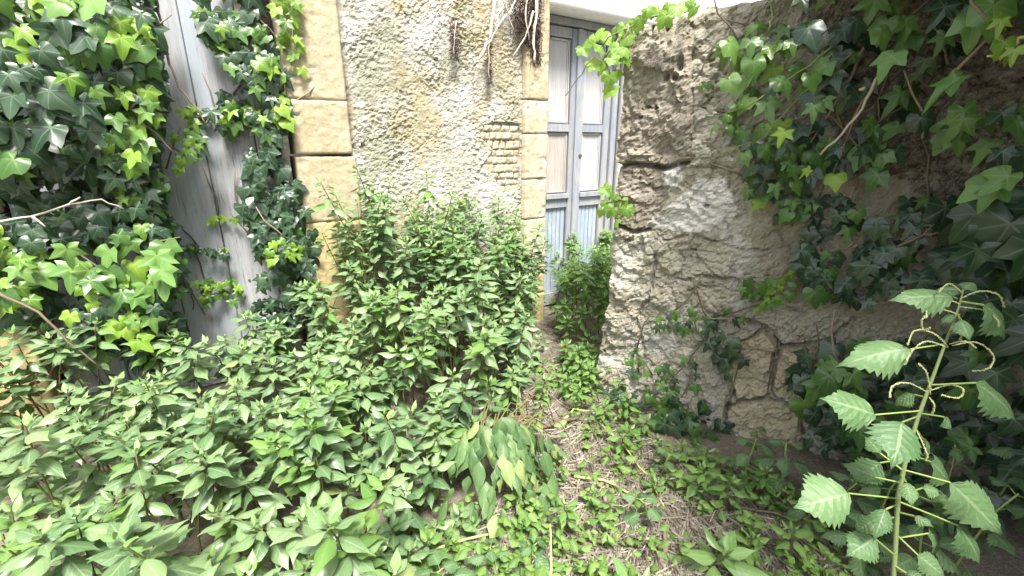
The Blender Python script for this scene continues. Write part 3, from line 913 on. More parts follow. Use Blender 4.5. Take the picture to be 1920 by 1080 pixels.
# the strand along the jamb
t = ivy('dark ivy strand climbing the seam between plank door and yellow stone jamb', HOUSE, [
    ([(358, -50), (470, -50), (470, 30), (440, 110), (410, 110), (365, 50)], 50, (-.10, .03), (0.037, 0.055), [(D, 8), (Mi, 2), (L, 1)], 0.48),
    ([(410, 40), (470, 10), (505, 90), (500, 160), (430, 140)], 40, (-.09, .06), (0.037, 0.059), [(D, 3), (Mi, 4), (L, 3)], 0.58),
    ([(485, 90), (535, 95), (540, 255), (495, 262), (462, 205)], 58, (-.06, .06), (0.033, 0.051), [(D, 7), (Mi, 2), (L, 1.4)], 0.53),
    ([(450, 335), (560, 330), (580, 430), (500, 470), (452, 400)], 88, (-.08, .08), (0.037, 0.055), [(D, 10), (Mi, .5)], 0.43),
    ([(462, 285), (515, 255), (532, 330), (470, 340)], 23, (-.08, .04), (0.033, 0.048), [(D, 10), (Mi, .5)], 0.43),
    ([(475, 440), (590, 430), (605, 560), (560, 620), (480, 600)], 88, (-.08, .08), (0.037, 0.055), [(D, 10), (Mi, .4)], 0.43)], group=GL, stems=3, deep=70)
for k in range(3): stem_px(t, HOUSE, [(468 + k * 6, 0), (500 + k * 7, 130), (512 + k * 5, 260), (535, 380)], .007, M_FUZZ, -.03)
fz = MB()
for _ in range(500):
    q = U(0, 1); px, py = (480 + U(0, 22), U(20, 120)) if q < .5 else (508 + U(0, 18), U(265, 320))
    c = HOUSE.hit(px, py, -.04); fz.tube([c, c + jit(.022)], .0012, 3, False)
fz.build('root_hair', M_FUZZ, t, kind='stuff')
t = ivy('ivy sprig crossing the bare grey boards, lime leaves round a dark knot', HOUSE, [
    ([(340, 205), (420, 190), (480, 220), (470, 250), (380, 245), (345, 235)], 31, (-.12, -.02), (0.033, 0.048), [(D, 3), (L, 4), (Mi, 3)], 0.58),
    ([(400, 165), (480, 170), (490, 225), (430, 220)], 26, (-.12, -.02), (0.030, 0.044), [(D, 7), (Mi, 2)], 0.48)], group=GL, stems=1)
stem_px(t, HOUSE, [(385, 232), (400, 215), (440, 190), (490, 180)], .005, M_TWIG, -.11)
ivy('two lime ivy leaves on their own halfway down the boards', HOUSE, [
    ([(390, 395), (425, 400), (425, 420), (392, 418)], 3, (-.11, -.07), (0.033, 0.041), [(L, 1)], 0.68), ([(440, 396), (466, 396), (460, 416), (440, 412)], 2, (-.11, -.07), (0.033, 0.037), [(L, 1)], 0.68)], group=GL, stems=1)
ivy('small ivy tuft low on the boards, lime leaves hanging in a short row', HOUSE, [
    ([(365, 525), (445, 530), (455, 565), (400, 575), (368, 560)], 26, (-.12, -.04), (0.026, 0.037), [(L, 6), (Mi, 3)], 0.63),
    ([(320, 445), (360, 450), (430, 470), (425, 482), (320, 470)], 31, (-.12, -.05), (0.019, 0.030), [(D, 6), (L, 2)], 0.58)], group=GL, stems=1)
ivy('lime leaf cluster at the foot of the jamb, on dark ivy', HOUSE, [
    ([(495, 450), (565, 450), (565, 490), (500, 488)], 15, (.07, .12), (0.030, 0.044), [(L, 1)], 0.68)], group=GL, stems=1)
t = ivy('thin young ivy trailing down the yellow stone jamb, small lobed lime leaves', HOUSE, [
    ([(505, -40), (560, -40), (560, 50), (515, 40)], 17, (.03, .09), (.035, .055), [(L, 8), (Mi, 1)], .5),
    ([(540, 40), (565, 60), (568, 150), (548, 145), (520, 90)], 9, (.03, .07), (.03, .045), [(L, 1)], .5),
    ([(500, 90), (530, 150), (545, 230), (520, 235)], 12, (.02, .08), (.04, .055), [(L, 5), (Mi, 2)], .5)], group=GL, stems=2)
stem_px(t, HOUSE, [(520, -10), (545, 50), (555, 100), (548, 140)], .0025, M_GSTEM, .035)

# the broken wall's ivy
t = ivy('pale ivy sprays reaching out beside the squared block, bright leaves on thin stems', YARD, [
    ([(1350, 90), (1480, 60), (1560, 110), (1560, 240), (1430, 260), (1370, 200)], 27, (.05, .24), (0.041, 0.061), [(P, 6), (L, 1), (Mi, 4), (D, 1)], 1.10),
    ([(1330, 60), (1440, 20), (1500, 80), (1400, 130)], 11, (.04, .14), (0.029, 0.045), [(P, 4), (L, 1), (Mi, 2)], 1.10),
    ([(1310, 140), (1390, 130), (1400, 290), (1340, 250)], 9, (.03, .10), (0.025, 0.037), [(P, 3), (L, 2), (Mi, 1)], 1.00)], group=GR, stems=2)
for pts in ([(1560, 90), (1480, 150), (1400, 200), (1320, 225)], [(1600, 100), (1500, 180), (1430, 260), (1345, 290)], [(1440, 60), (1450, 20), (1435, -20)]):
    stem_px(t, YARD, pts, .0035, M_GSTEM, .10)
for pts in ([(1345, 75), (1310, 140), (1270, 190), (1245, 230)], [(1300, 205), (1262, 250), (1240, 290)], [(1235, 90), (1228, 160)]):
    stem_px(t, YARD, pts, .0028, M_TWIG, .02)
t = ivy('deep shaded ivy thatch overhanging the top of the broken wall, extended out of view for shade', YARD, [
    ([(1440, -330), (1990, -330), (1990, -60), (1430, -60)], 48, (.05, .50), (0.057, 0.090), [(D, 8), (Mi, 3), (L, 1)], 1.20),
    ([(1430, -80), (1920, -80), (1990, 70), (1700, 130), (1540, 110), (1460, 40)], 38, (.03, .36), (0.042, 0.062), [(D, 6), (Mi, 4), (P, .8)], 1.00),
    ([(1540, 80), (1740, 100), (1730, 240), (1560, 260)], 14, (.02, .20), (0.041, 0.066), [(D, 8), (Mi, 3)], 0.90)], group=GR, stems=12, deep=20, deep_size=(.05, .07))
ov = MB()  # unseen overhang leaves, and those on the corner wall, added for shade
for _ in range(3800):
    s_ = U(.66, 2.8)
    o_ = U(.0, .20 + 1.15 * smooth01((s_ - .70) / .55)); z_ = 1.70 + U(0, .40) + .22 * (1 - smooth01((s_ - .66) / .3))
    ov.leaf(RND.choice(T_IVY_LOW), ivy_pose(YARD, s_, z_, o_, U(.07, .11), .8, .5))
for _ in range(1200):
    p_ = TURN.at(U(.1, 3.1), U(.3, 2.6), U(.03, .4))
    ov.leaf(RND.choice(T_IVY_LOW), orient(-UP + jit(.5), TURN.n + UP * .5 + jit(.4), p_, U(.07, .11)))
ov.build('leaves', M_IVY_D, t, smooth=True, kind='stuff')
for pts in ([(1700, 60), (1620, 180), (1560, 330)], [(1650, 40), (1580, 170), (1500, 300)], [(1740, 90), (1690, 200), (1600, 260)]):
    stem_px(t, YARD, pts, .006, M_TWIG, .05)
t = ivy('very large pale ivy leaves hanging forward at the edge of the dark thatch', YARD, [
    ([(1770, 130), (1810, 128), (1815, 150), (1775, 155)], 1, (.42, .46), (.070, .074), [(P, 1)], 1.5),
    ([(1820, 20), (1850, 15), (1855, 40), (1825, 45)], 2, (.36, .46), (.060, .066), [(P, 1)], 1.0),
    ([(1660, 10), (1730, 20), (1720, 60), (1670, 60)], 4, (.20, .34), (.044, .052), [(Mi, 1)], 1.0),
    ([(1760, 190), (1920, 190), (1930, 290), (1840, 300), (1720, 250)], 14, (.18, .42), (.040, .060), [(D, 2), (Mi, 3), (P, 1)], 1.1),
    ([(1870, 310), (1940, 320), (1940, 360), (1860, 355)], 3, (.36, .44), (.052, .062), [(P, 1), (Mi, 1)], 1.2),
    ([(1600, 260), (1660, 290), (1650, 320), (1595, 310)], 3, (.10, .16), (.050, .058), [(P, 1)], 1.2)], group=GR, stems=2)
stem_px(t, YARD, [(1990, 60), (1915, 70), (1880, 110), (1850, 105)], .005, M_YSTEM, .5)
ivy('yellow tipped shoot curling at the far edge of the thatch', YARD, [
    ([(1850, 20), (1930, 20), (1930, 110), (1850, 110)], 5, (.52, .60), (0.029, 0.045), [(L, 1)], 1.20)], group=GR, stems=1)
ivy('mid green ivy drapery halfway up the broken wall over tan plaster', YARD, [
    ([(1370, 230), (1560, 230), (1580, 330), (1470, 350), (1400, 330)], 43, (.02, .18), (0.035, 0.052), [(D, 3), (Mi, 5), (L, .8)], 1.00),
    ([(1390, 330), (1500, 320), (1560, 400), (1500, 430), (1420, 390)], 20, (.02, .12), (0.031, 0.045), [(D, 5), (Mi, 4), (L, .4)], 0.90),
    ([(1590, 200), (1690, 230), (1670, 340), (1590, 330)], 16, (.04, .18), (0.038, 0.052), [(D, 2), (Mi, 4)], 1.10)], group=GR, stems=7, deep=12)
ivy('scattered bluish dark ivy leaves spread over the plain middle of the wall', YARD, [
    ([(1440, 390), (1580, 370), (1620, 430), (1480, 470)], 22, (.02, .12), (0.035, 0.048), [(D, 5), (Mi, 2)], 1.00),
    ([(1560, 400), (1800, 370), (1810, 470), (1640, 480)], 25, (.02, .16), (0.035, 0.052), [(D, 5), (Mi, 2)], 1.10),
    ([(1490, 460), (1740, 460), (1720, 560), (1580, 570), (1500, 530)], 43, (.02, .16), (0.035, 0.056), [(D, 5), (Mi, 3)], 1.00)], group=GR, stems=5)
ivy('bright green ivy twig low on the wall above the two split stones', YARD, [
    ([(1375, 530), (1500, 500), (1510, 560), (1420, 590)], 27, (.02, .10), (0.025, 0.038), [(Mi, 5), (L, 3)], 1.00),
    ([(1500, 480), (1570, 470), (1570, 520), (1500, 520)], 12, (.02, .10), (0.031, 0.042), [(Mi, 3), (D, 2)], 1.00)], group=GR, stems=3)
t = ivy('small trailing ivy on the lower face of the wall end, grey leaves in chains', YARD, [
    ([(1225, 585), (1400, 575), (1400, 610), (1230, 625)], 25, (.02, .08), (0.021, 0.031), [(Mi, 6), (D, 3)], 0.95),
    ([(1300, 610), (1400, 600), (1395, 710), (1330, 705)], 17, (.03, .12), (0.031, 0.045), [(D, 5)], 0.80),
    ([(1180, 655), (1290, 660), (1330, 760), (1260, 790), (1185, 740)], 30, (.03, .13), (0.025, 0.038), [(D, 2), (Mi, 5)], 1.00)], group=GR, stems=8)
for pts in ([(1400, 600), (1320, 595), (1240, 610)], [(1330, 620), (1290, 680), (1230, 740)], [(1370, 760), (1380, 700), (1395, 640)]): stem_px(t, YARD, pts, .0035, M_TWIG, .03)
ivy('creeping ivy along the foot of the broken wall, small dull leaves', YARD, [
    ([(1130, 730), (1330, 775), (1420, 850), (1500, 880), (1480, 930), (1330, 880), (1200, 810)], 130, (.04, .22), (.028, .048), [(D, 6), (Mi, 3)], .9),
    ([(1060, 720), (1140, 730), (1150, 780), (1070, 770)], 26, (.02, .10), (.028, .042), [(D, 6), (Mi, 2)], .9)], group=GR, stems=10)
ivy('dark ivy thicket filling the shaded foot of the wall behind the tall nettle', YARD, [
    ([(1500, 700), (1640, 640), (1700, 740), (1640, 860), (1500, 830)], 50, (.05, .30), (.04, .068), [(D, 7), (Mi, 3)], .6),
    ([(1680, 660), (1990, 640), (1990, 900), (1700, 880)], 55, (.05, .34), (.042, .07), [(D, 9), (Mi, 1)], .6),
    ([(1540, 850), (1990, 860), (1990, 1180), (1620, 1100)], 60, (.10, .45), (.042, .07), [(D, 9), (Mi, 1)], .7)], group=GR, stems=8, deep=70)
ivy('glossy rosette of fresh ivy leaves beside the split stones', YARD, [
    ([(1530, 690), (1610, 690), (1600, 760), (1530, 750)], 14, (.22, .32), (.05, .07), [(Mi, 5), (L, 1)], .9)], group=GR, stems=1)
ivy('dark ivy leaves at the outer edge of the wall, above the thicket', YARD, [
    ([(1770, 370), (1990, 350), (1990, 660), (1850, 620), (1790, 500)], 55, (.04, .34), (.06, .10), [(D, 8), (Mi, 1)], .6)], group=GR, stems=4)

# a tree added out of view to shade the yard wall
tr = thing('shade_tree', 'leafy tree standing out of view, added to darken the yard wall', 'shade_tree', (2.15, -.75, 0))
mb = MB(); mb.tube([(2.15, -.75, -.05), (2.12, -.70, .8), (2.2, -.55, 1.6), (2.15, -.35, 2.4), (2.05, -.1, 3.2)], [.13, .11, .10, .075, .03], 9); mb.build('trunk', M_TWIG, tr, smooth=True)
for k in range(9):
    a_ = k * .7; z_ = 1.9 + .13 * k
    mb = MB(); b_ = Vector((2.17, -.45, z_)); mb.tube([b_, b_ + Vector((math.cos(a_) * .4, math.sin(a_) * .4, .2)), b_ + Vector((math.cos(a_) * .9, math.sin(a_) * .85, .35))], [.03, .02, .007], 6); mb.build('limb', M_TWIG, tr, smooth=True)
cr = MB(); CL = [(Vector((U(1.25, 3.0), U(-1.3, 1.15), U(2.15, 3.3))), U(.22, .42)) for _ in range(26)]
for c_, r_ in CL:
    for _ in range(110):
        v_ = jit(1).normalized() * r_ * (U(.2, 1) ** .5)
        cr.leaf(RND.choice(T_IVY_LOW), orient(-UP * .6 + jit(.8), UP + jit(.6), c_ + v_, U(.06, .10)))
cr.build('crown', M_IVY_M, tr, smooth=True, kind='stuff')

def vine(label, fr, spots, stems, size):
    t = thing('vine', label, 'vine', fr.hit(stems[0][0][0], stems[0][0][1], .06), 'bright vines on the end of the broken wall')
    for pts in stems: stem_px(t, fr, pts, .004, M_TWIG, .06)
    for px, py in spots:
        o = U(.0, .14)
        c = fr.hit(px + U(-6, 6), py + U(-6, 6), o)
        nrm = fr.n * .6 + UP * .8 + jit(.5)
        M = orient(-UP * .7 + fr.e * U(-.9, .9) + fr.n * U(0, .5), nrm, c, U(*size))
        place('leaf', RND.choice(ME_VINE), M, t)
vine('bright vine with toothed leaves spilling over the top of the broken wall end', YARD,
     [(1125, 62), (1150, 55), (1172, 62), (1190, 40), (1205, 30), (1215, 22), (1232, 18), (1255, 12), (1275, 10), (1290, 4), (1300, 12), (1160, 85), (1140, 95), (1150, 115),
      (1128, 120), (1165, 105), (1142, 140), (1150, 160), (1120, 85), (1180, 75), (1098, 90), (1105, 115), (1178, 50), (1245, 28), (1135, 78), (1158, 130), (1175, 92), (1110, 70)],
     [[(1290, 20), (1220, 30), (1180, 50), (1140, 70), (1100, 125), (1060, 180)], [(1180, 50), (1165, 90), (1150, 140)], [(1160, 75), (1130, 110), (1150, 150)]], (.030, .048))
vine('short vine tuft growing from a crack halfway down the wall end', YARD,
     [(1135, 350), (1155, 368), (1140, 380), (1150, 398), (1165, 375), (1130, 395), (1155, 420), (1170, 385), (1145, 362)], [[(1175, 375), (1150, 375), (1130, 385)], [(1165, 380), (1152, 410), (1156, 430)]], (.026, .040))

# dead climber roots on the plaster by the narrow jamb
t = thing('dead_climber', 'dead grey climber roots with dark hairs clinging high on the plaster', 'climber', HOUSE.hit(940, 60, .02))
fz = MB()
for pts, r in (([(930, -60), (925, 20), (918, 70), (905, 100), (893, 112)], .011), ([(965, -60), (945, 10), (928, 40)], .009), ([(975, -20), (958, 20), (935, 45), (915, 85)], .006), ([(1012, -50), (1006, 20), (1000, 80), (1003, 118)], .012),
               ([(1000, 20), (985, 70), (962, 105)], .007), ([(990, -20), (985, 30), (992, 75)], .006), ([(940, -30), (952, 25), (965, 60)], .005), ([(918, 70), (916, 110), (918, 150)], .004),
               ([(855, 40), (852, 75), (850, 105)], .003)):
    stem_px(t, HOUSE, pts, r, M_BARE, .055, 'root')
for cx, cy, w, h, n in ((1003, 50, 13, 70, 900), (980, 30, 22, 40, 600), (853, 75, 9, 36, 160), (918, 120, 5, 40, 120), (990, 70, 10, 20, 200)):
    for _ in range(n):
        p = HOUSE.hit(cx + RND.gauss(0, .5) * w, cy + U(-1, 1) * h, .04)
        fz.tube([p, p + jit(.022) - UP * .010], .0017, 3, False)
fz.build('root_hair', M_FUZZ, t, kind='stuff')

# bare stems and dry twigs
def twig(label, pts, r, mat, name='twig', cat='twig', group=None, forks=()):
    t = thing(name, label, cat, pts[0], group)
    for P in (pts,) + tuple(forks):
        mb = MB(); Q = []
        for i in range(len(P) - 1):
            for k in range(3): Q.append(Vector(P[i]).lerp(Vector(P[i + 1]), k / 3) + jit(.003))
        Q.append(Vector(P[-1]))
        mb.tube(Q, [r * (1 - .5 * i / len(Q)) for i in range(len(Q))], 6)
        mb.build('stem', mat, t, smooth=True)
    return t
YH = lambda px, py, o: YARD.hit(px, py, o)
twig('bleached bare stem slanting down out of the dark thatch', [YH(1700, 55, .16), YH(1678, 110, .18), YH(1640, 150, .2), YH(1615, 205, .2), YH(1580, 250, .2), YH(1538, 290, .2)], .006, M_BARE, 'bare_stem', 'stem',
     forks=([YH(1676, 108, .18), YH(1690, 116, .2)], [YH(1622, 165, .2), YH(1612, 168, .21)]))
twig('short brown twig stub poking from the middle of the broken wall', [YH(1620, 505, .03), YH(1690, 460, .12), YH(1730, 440, .14), YH(1765, 410, .16)], .005, M_TWIG, forks=([YH(1730, 440, .14), YH(1760, 436, .15)],))
HH = lambda px, py, o: HOUSE.hit(px, py, o)
twig('thin arching dry twig across the gap below the ivy curtain', [HH(-20, 418, .2), HH(60, 405, .22), HH(130, 382, .24), HH(190, 374, .24), HH(232, 392, .22)], .004, M_BARE, forks=([HH(60, 405, .22), HH(85, 425, .24)], [HH(130, 382, .24), HH(150, 370, .25)]))
twig('dark dry twig drooping over the outer weeds', [HH(-20, 540, .3), HH(70, 585, .34), HH(130, 640, .36), HH(190, 690, .36)], .005, M_TWIG)

# ------------------------------------------------------------------ leafy weeds
def stem_curve(base, h, lean, n=6):
    pts = []
    for i in range(n):
        q = i / (n - 1)
        pts.append(base + Vector((lean.x * q * q, lean.y * q * q, h * q)) + jit(.004) * (1 if i else 0))
    return pts

def along(pts, q):
    x = max(0, min(.9999, q)) * (len(pts) - 1); i = int(x)
    return pts[i].lerp(pts[i + 1], x - i)

def weed(x, y, h, label, group, big=1.0, old=None, tip=None, nleaf=17, branch=True, bed=False):
    old = old or RND.choice((ME_WEED, ME_WEED, ME_WEED + ME_WEED_D, ME_WEED + ME_BACK)); tip = tip or ME_TIP
    base = Vector((x, y, ground_h(x, y) - .01))
    t = thing('leafy_weed', label, 'weed', base, group)
    lean = Vector((U(-.10, .14), U(-.20, .05), 0)) * (h / .6)
    main = stem_curve(base, h, lean)
    stems = [(main, nleaf, 1.0)]
    if branch and h > .3:
        for _ in range(RND.choice((1, 1, 2) if bed else (2, 2, 3))):
            q = U(.15, .5); b = along(main, q); a = U(0, 6.28)
            hh = h * (1 - q) * U(.6, 1.05)
            stems.append((stem_curve(b, hh, Vector((math.cos(a), math.sin(a), 0)) * U(.07, .15), 5), int(nleaf * .55), .88))
    for st, _, k in stems:
        mb = MB(); mb.tube(st, [.0038 * k * (1 - .6 * i / len(st)) for i in range(len(st))], 4, False)
        mb.build('stem', M_RSTEM, t, smooth=True)
    az = U(0, 6.28)
    for st, nl, kk in stems:
        hh = (st[-1] - st[0]).length
        spec = [(0, 66, .030), (.004, 60, .036), (.007, 52, .042), (.012, 40, .062), (.016, 34, .068), (.022, 28, .074), (.027, 22, .078)]
        spec += [(.034 + .009 * k, 14 - 3 * k, .108) for k in range(5)]
        spec += [(.085 + .016 * k, -6 - 4 * k, .112) for k in range(5 if kk == 1 else 2)]
        spec += [(.17 + .030 * k, -14, .092) for k in range(3 if bed else int(max(0, (hh / big - .22) / .030)) if kk == 1 else 4)]
        for off, el, size in spec:
            if off * big > hh * .8: break
            p = along(st, 1 - off * big / hh)
            az += 2.4 + U(-.3, .3)
            e_ = math.radians(el + U(-9, 9))
            d = Vector((math.cos(az) * math.cos(e_), math.sin(az) * math.cos(e_), math.sin(e_)))
            sz = size * (U(.78, 1.08) if bed else U(.62, 1.05)) * big * kk
            nrm = UP + jit(.2 if bed else .34) + d * (-.25 if bed else 0) + Vector((.02, -.10, 0))
            me = RND.choice(tip) if size < .065 else RND.choice(ME_WILTP) if U(0, 1) < .012 else RND.choice(old)
            place('leaf', me, orient(d, nrm, p + d * .010, sz, U(.9, 1.15)), t)
    return t

def shape_h(cs, x, y):
    a = b = 0
    for cx, cy, h in cs:
        w = 1 / ((x - cx) ** 2 + (y - cy) ** 2 + .004)
        a += w * h; b += w
    return a / b
ctl = []
for px, py, o in ((20, 600, .25), (100, 650, .25), (230, 690, .25), (340, 640, .28), (440, 715, .22), (500, 640, .22), (560, 600, .2), (620, 520, .2), (660, 400, .22), (710, 365, .2), (760, 345, .2), (810, 325, .22), (860, 370, .2), (900, 385, .2), (940, 380, .18), (965, 430, .16), (985, 560, .15)):
    p = HOUSE.hit(px, py, o); ctl.append((p.x, p.y, max(.12, p.z * (1.22 if 600 < px < 790 else 1.08 if px > 600 else 1.0))))
for px, py, h in ((985, 690, .30), (960, 760, .28), (900, 800, .36), (830, 860, .36), (760, 930, .34), (700, 1000, .30), (660, 1080, .30)):
    p = ground(px, py); ctl.append((p.x, p.y, h))
ctl += [(-.50, 1.7, .62), (-1.0, 1.55, .24), (-.85, 1.6, .27), (-.95, 1.8, .16), (-.8, 1.35, .30), (-1.0, 1.3, .32), (-1.3, 1.6, .46), (-1.5, 1.5, .55), (-1.0, 1.1, .46), (-.6, 1.1, .46), (-1.3, .9, .58), (-.75, .75, .52), (-.45, .95, .44), (-.30, .80, .40), (-.25, 2.0, .78), (-.05, 2.3, .70), (-.45, 2.05, .75), (-.1, 2.55, .8)]
EDGE = [ground(px, py) for px, py in ((1000, 640), (985, 680), (965, 720), (975, 780), (905, 830), (860, 900), (800, 950), (730, 1000), (690, 1080))]
def edge_x(y):
    for i in range(len(EDGE) - 1):
        a, b = EDGE[i], EDGE[i + 1]
        if b.y <= y <= a.y: return b.x + (a.x - b.x) * (y - b.y) / (a.y - b.y + 1e-9)
    return EDGE[0].x if y > EDGE[0].y else EDGE[-1].x + (EDGE[-1].y - y) * .45
spots = []
tries = 0
while len(spots) < 250 and tries < 30000:
    tries += 1
    x, y = U(-2.3, .2), U(.42, 3.0)
    p = Vector((x, y, 0)) - HOUSE.O
    s, o = p.dot(HOUSE.e), p.dot(HOUSE.n)
    if o < .06 or s > 1.36 or s < -1.6: continue
    if x > edge_x(y): continue
    if math.hypot(x, y) < .62 or x / max(y, .1) < -1.45: continue
    if abs(s + .55) < .12 and o < .35: continue
    r = .086 if o < .5 and s > .2 else .100
    if any((x - a) ** 2 + (y - b) ** 2 < r * r for a, b, *_ in spots): continue
    h = shape_h(ctl, x, y) * (U(.84, 1.10) if o < .62 and s > .1 else U(.50, .88) if U(0, 1) < .45 else U(.92, 1.24))
    if math.hypot(x, y) < 1.0: h *= U(.85, 1.0)
    spots.append((x, y, h, s, o))

ORD = ('first second third fourth fifth sixth seventh eighth ninth tenth eleventh twelfth thirteenth fourteenth fifteenth sixteenth seventeenth eighteenth nineteenth twentieth '
       'twenty-first twenty-second twenty-third twenty-fourth twenty-fifth twenty-sixth twenty-seventh twenty-eighth twenty-ninth thirtieth thirty-first thirty-second thirty-third thirty-fourth thirty-fifth thirty-sixth thirty-seventh thirty-eighth thirty-ninth fortieth').split() + ['farther'] * 60
def weed_bin(x, y, s, o):
    if o < .36:
        if s < -.95: return 'under the ivy heap', 'against the outer stone jamb'
        if s < -.05: return 'at the foot of the plank door', 'touching the boards'
        if s < .30: return 'below the broad yellow jamb', 'close to the stone'
        if s < .75: return 'in the tall clump', 'plaster side by broad jamb'
        return 'in the tall clump', 'plaster side by narrow jamb'
    if o < .62:
        if s < -.6: return 'before the plank door', 'second row, outer half'
        if s < .1: return 'before the plank door', 'second row, jamb half'
        return 'fronting the tall clump', 'facing the path'
    if x > edge_x(y) - .2: return ('on the bed edge', 'far end of path') if y > 1.6 else ('on the bed edge', 'behind the uprooted heap') if y > 1.25 else ('on the bed edge', 'by the pale cut stems')
    if y < .8: return ('in the very front row', 'outer corner') if x < -.75 else ('in the very front row', 'large pale leaves')
    if y < 1.05: return ('in the second front row', 'outer half') if x < -.85 else ('in the second front row', 'path half')
    if x < -1.25: return 'in the outer third of the bed', 'facing ivy'
    if x < -.7: return ('in the bed centre', 'nearer half') if y < 1.4 else ('in the bed centre', 'farther half')
    return ('in the path third of the bed', 'nearer half') if y < 1.5 else ('in the path third of the bed', 'farther half')
bins = {}
for q in spots: bins.setdefault(weed_bin(q[0], q[1], q[3], q[4]), []).append(q)
for (b1, b2), qs in bins.items():
    qs.sort(key=lambda q: -q[0] / q[1])
    qs.sort(key=lambda q: -q[0])
    hi = max(q[2] for q in qs); lo = min(q[2] for q in qs)
    for i, (x, y, h, s, o) in enumerate(qs):
        ht = 'tallest' if h == hi else 'lowest' if h == lo and len(qs) > 2 else 'leafy'
        lab = ht + ' weed ' + b1 + ', ' + b2 + ', ' + ORD[i] + ' in from path'
        d = math.hypot(x, y)
        weed(x, y, h, lab, 'leafy weeds ' + b1 + ', ' + b2, big=(.74 if o < .5 and s > .3 else .78) * (1.14 if d < 1.1 else 1.0), nleaf=18, bed=o > .62 or s < -.05)

# weeds in the passage before the blue door
bk = []
tries = 0
while len(bk) < 62 and tries < 9000:
    tries += 1
    px, py = U(985, 1190), U(545, 745)
    g = ground(px, py)
    if py > 600 and px < 1035 + (py - 600) * .30: continue
    p = g - HOUSE.O
    if p.dot(HOUSE.n) < -.12 or (p.dot(HOUSE.e) < 1.50 and p.dot(HOUSE.n) < .08): continue
    q = g - YARD.O
    if q.dot(YARD.n) > -.03 and q.dot(YARD.e) > -.05: continue
    if q.dot(YARD.e) > .10 and -.40 < q.dot(YARD.n): continue
    if any((g.x - a.x) ** 2 + (g.y - a.y) ** 2 < .0036 for a in bk): continue
    bk.append(g)
bk.sort(key=lambda g: g.y)
bb = {}
for i, g in enumerate(bk):
    far = g.y > 2.6
    h = (.14 + .24 * smooth01((g.y - 2.1) / .8)) * U(.4, 1.3) + U(.3, 1.2) * (.20 * smooth01((g.x - .30) / .25) if far else 0)
    b = ('before the blue double door', 'far half') if g.y > 2.9 else ('before the blue double door', 'near half') if far else ('beside the broken wall end', 'on the straw')
    k = bb[b] = bb.get(b, -1) + 1
    weed(g.x, g.y, h, 'fine leaved weed ' + b[0] + ', ' + b[1] + ', ' + ORD[k] + ' from front', 'passage weeds ' + b[0] + ', ' + b[1], big=.70, old=ME_BACK, tip=ME_TIP, nleaf=18)

# ------------------------------------------------------------------ nettles
def nettle(x, y, h, label, size, pairs=6, lean=None):
    base = Vector((x, y, ground_h(x, y) - .01))
    t = thing('nettle', label, 'nettle', base, 'small nettles by the broken wall')
    st = stem_curve(base, h, lean or Vector((U(-.05, .05), U(-.06, .02), 0)))
    mb = MB(); mb.tube(st, [.004 * (1 - .5 * i / 6) for i in range(6)], 5); mb.build('stem', M_GSTEM, t, smooth=True)
    az = U(0, 3)
    for i in range(pairs):
        q = .25 + .73 * i / max(1, pairs - 1)
        p = along(st, q)
        for k in (0, math.pi):
            a = az + k + U(-.25, .25); el = U(-.25, .25) + .4 * q ** 3
            d = Vector((math.cos(a) * math.cos(el), math.sin(a) * math.cos(el), math.sin(el)))
            sz = size * (.55 + .45 * math.sin(math.pi * min(1, q * .95))) * U(.8, 1.1)
            b = p + d * sz * .35
            m2 = MB(); m2.tube([p, b], .0014, 3, False); m2.build('petiole', M_GSTEM, t)
            place('leaf', RND.choice(ME_NETTLE), orient(d - UP * .25, UP + jit(.25) + Vector((0, -.35, 0)), b, sz, U(.9, 1.15)), t)
        az += math.pi / 2
def at_d(px, py, d): return ray(px, py) * d + Vector((0, 0, CAM_H))

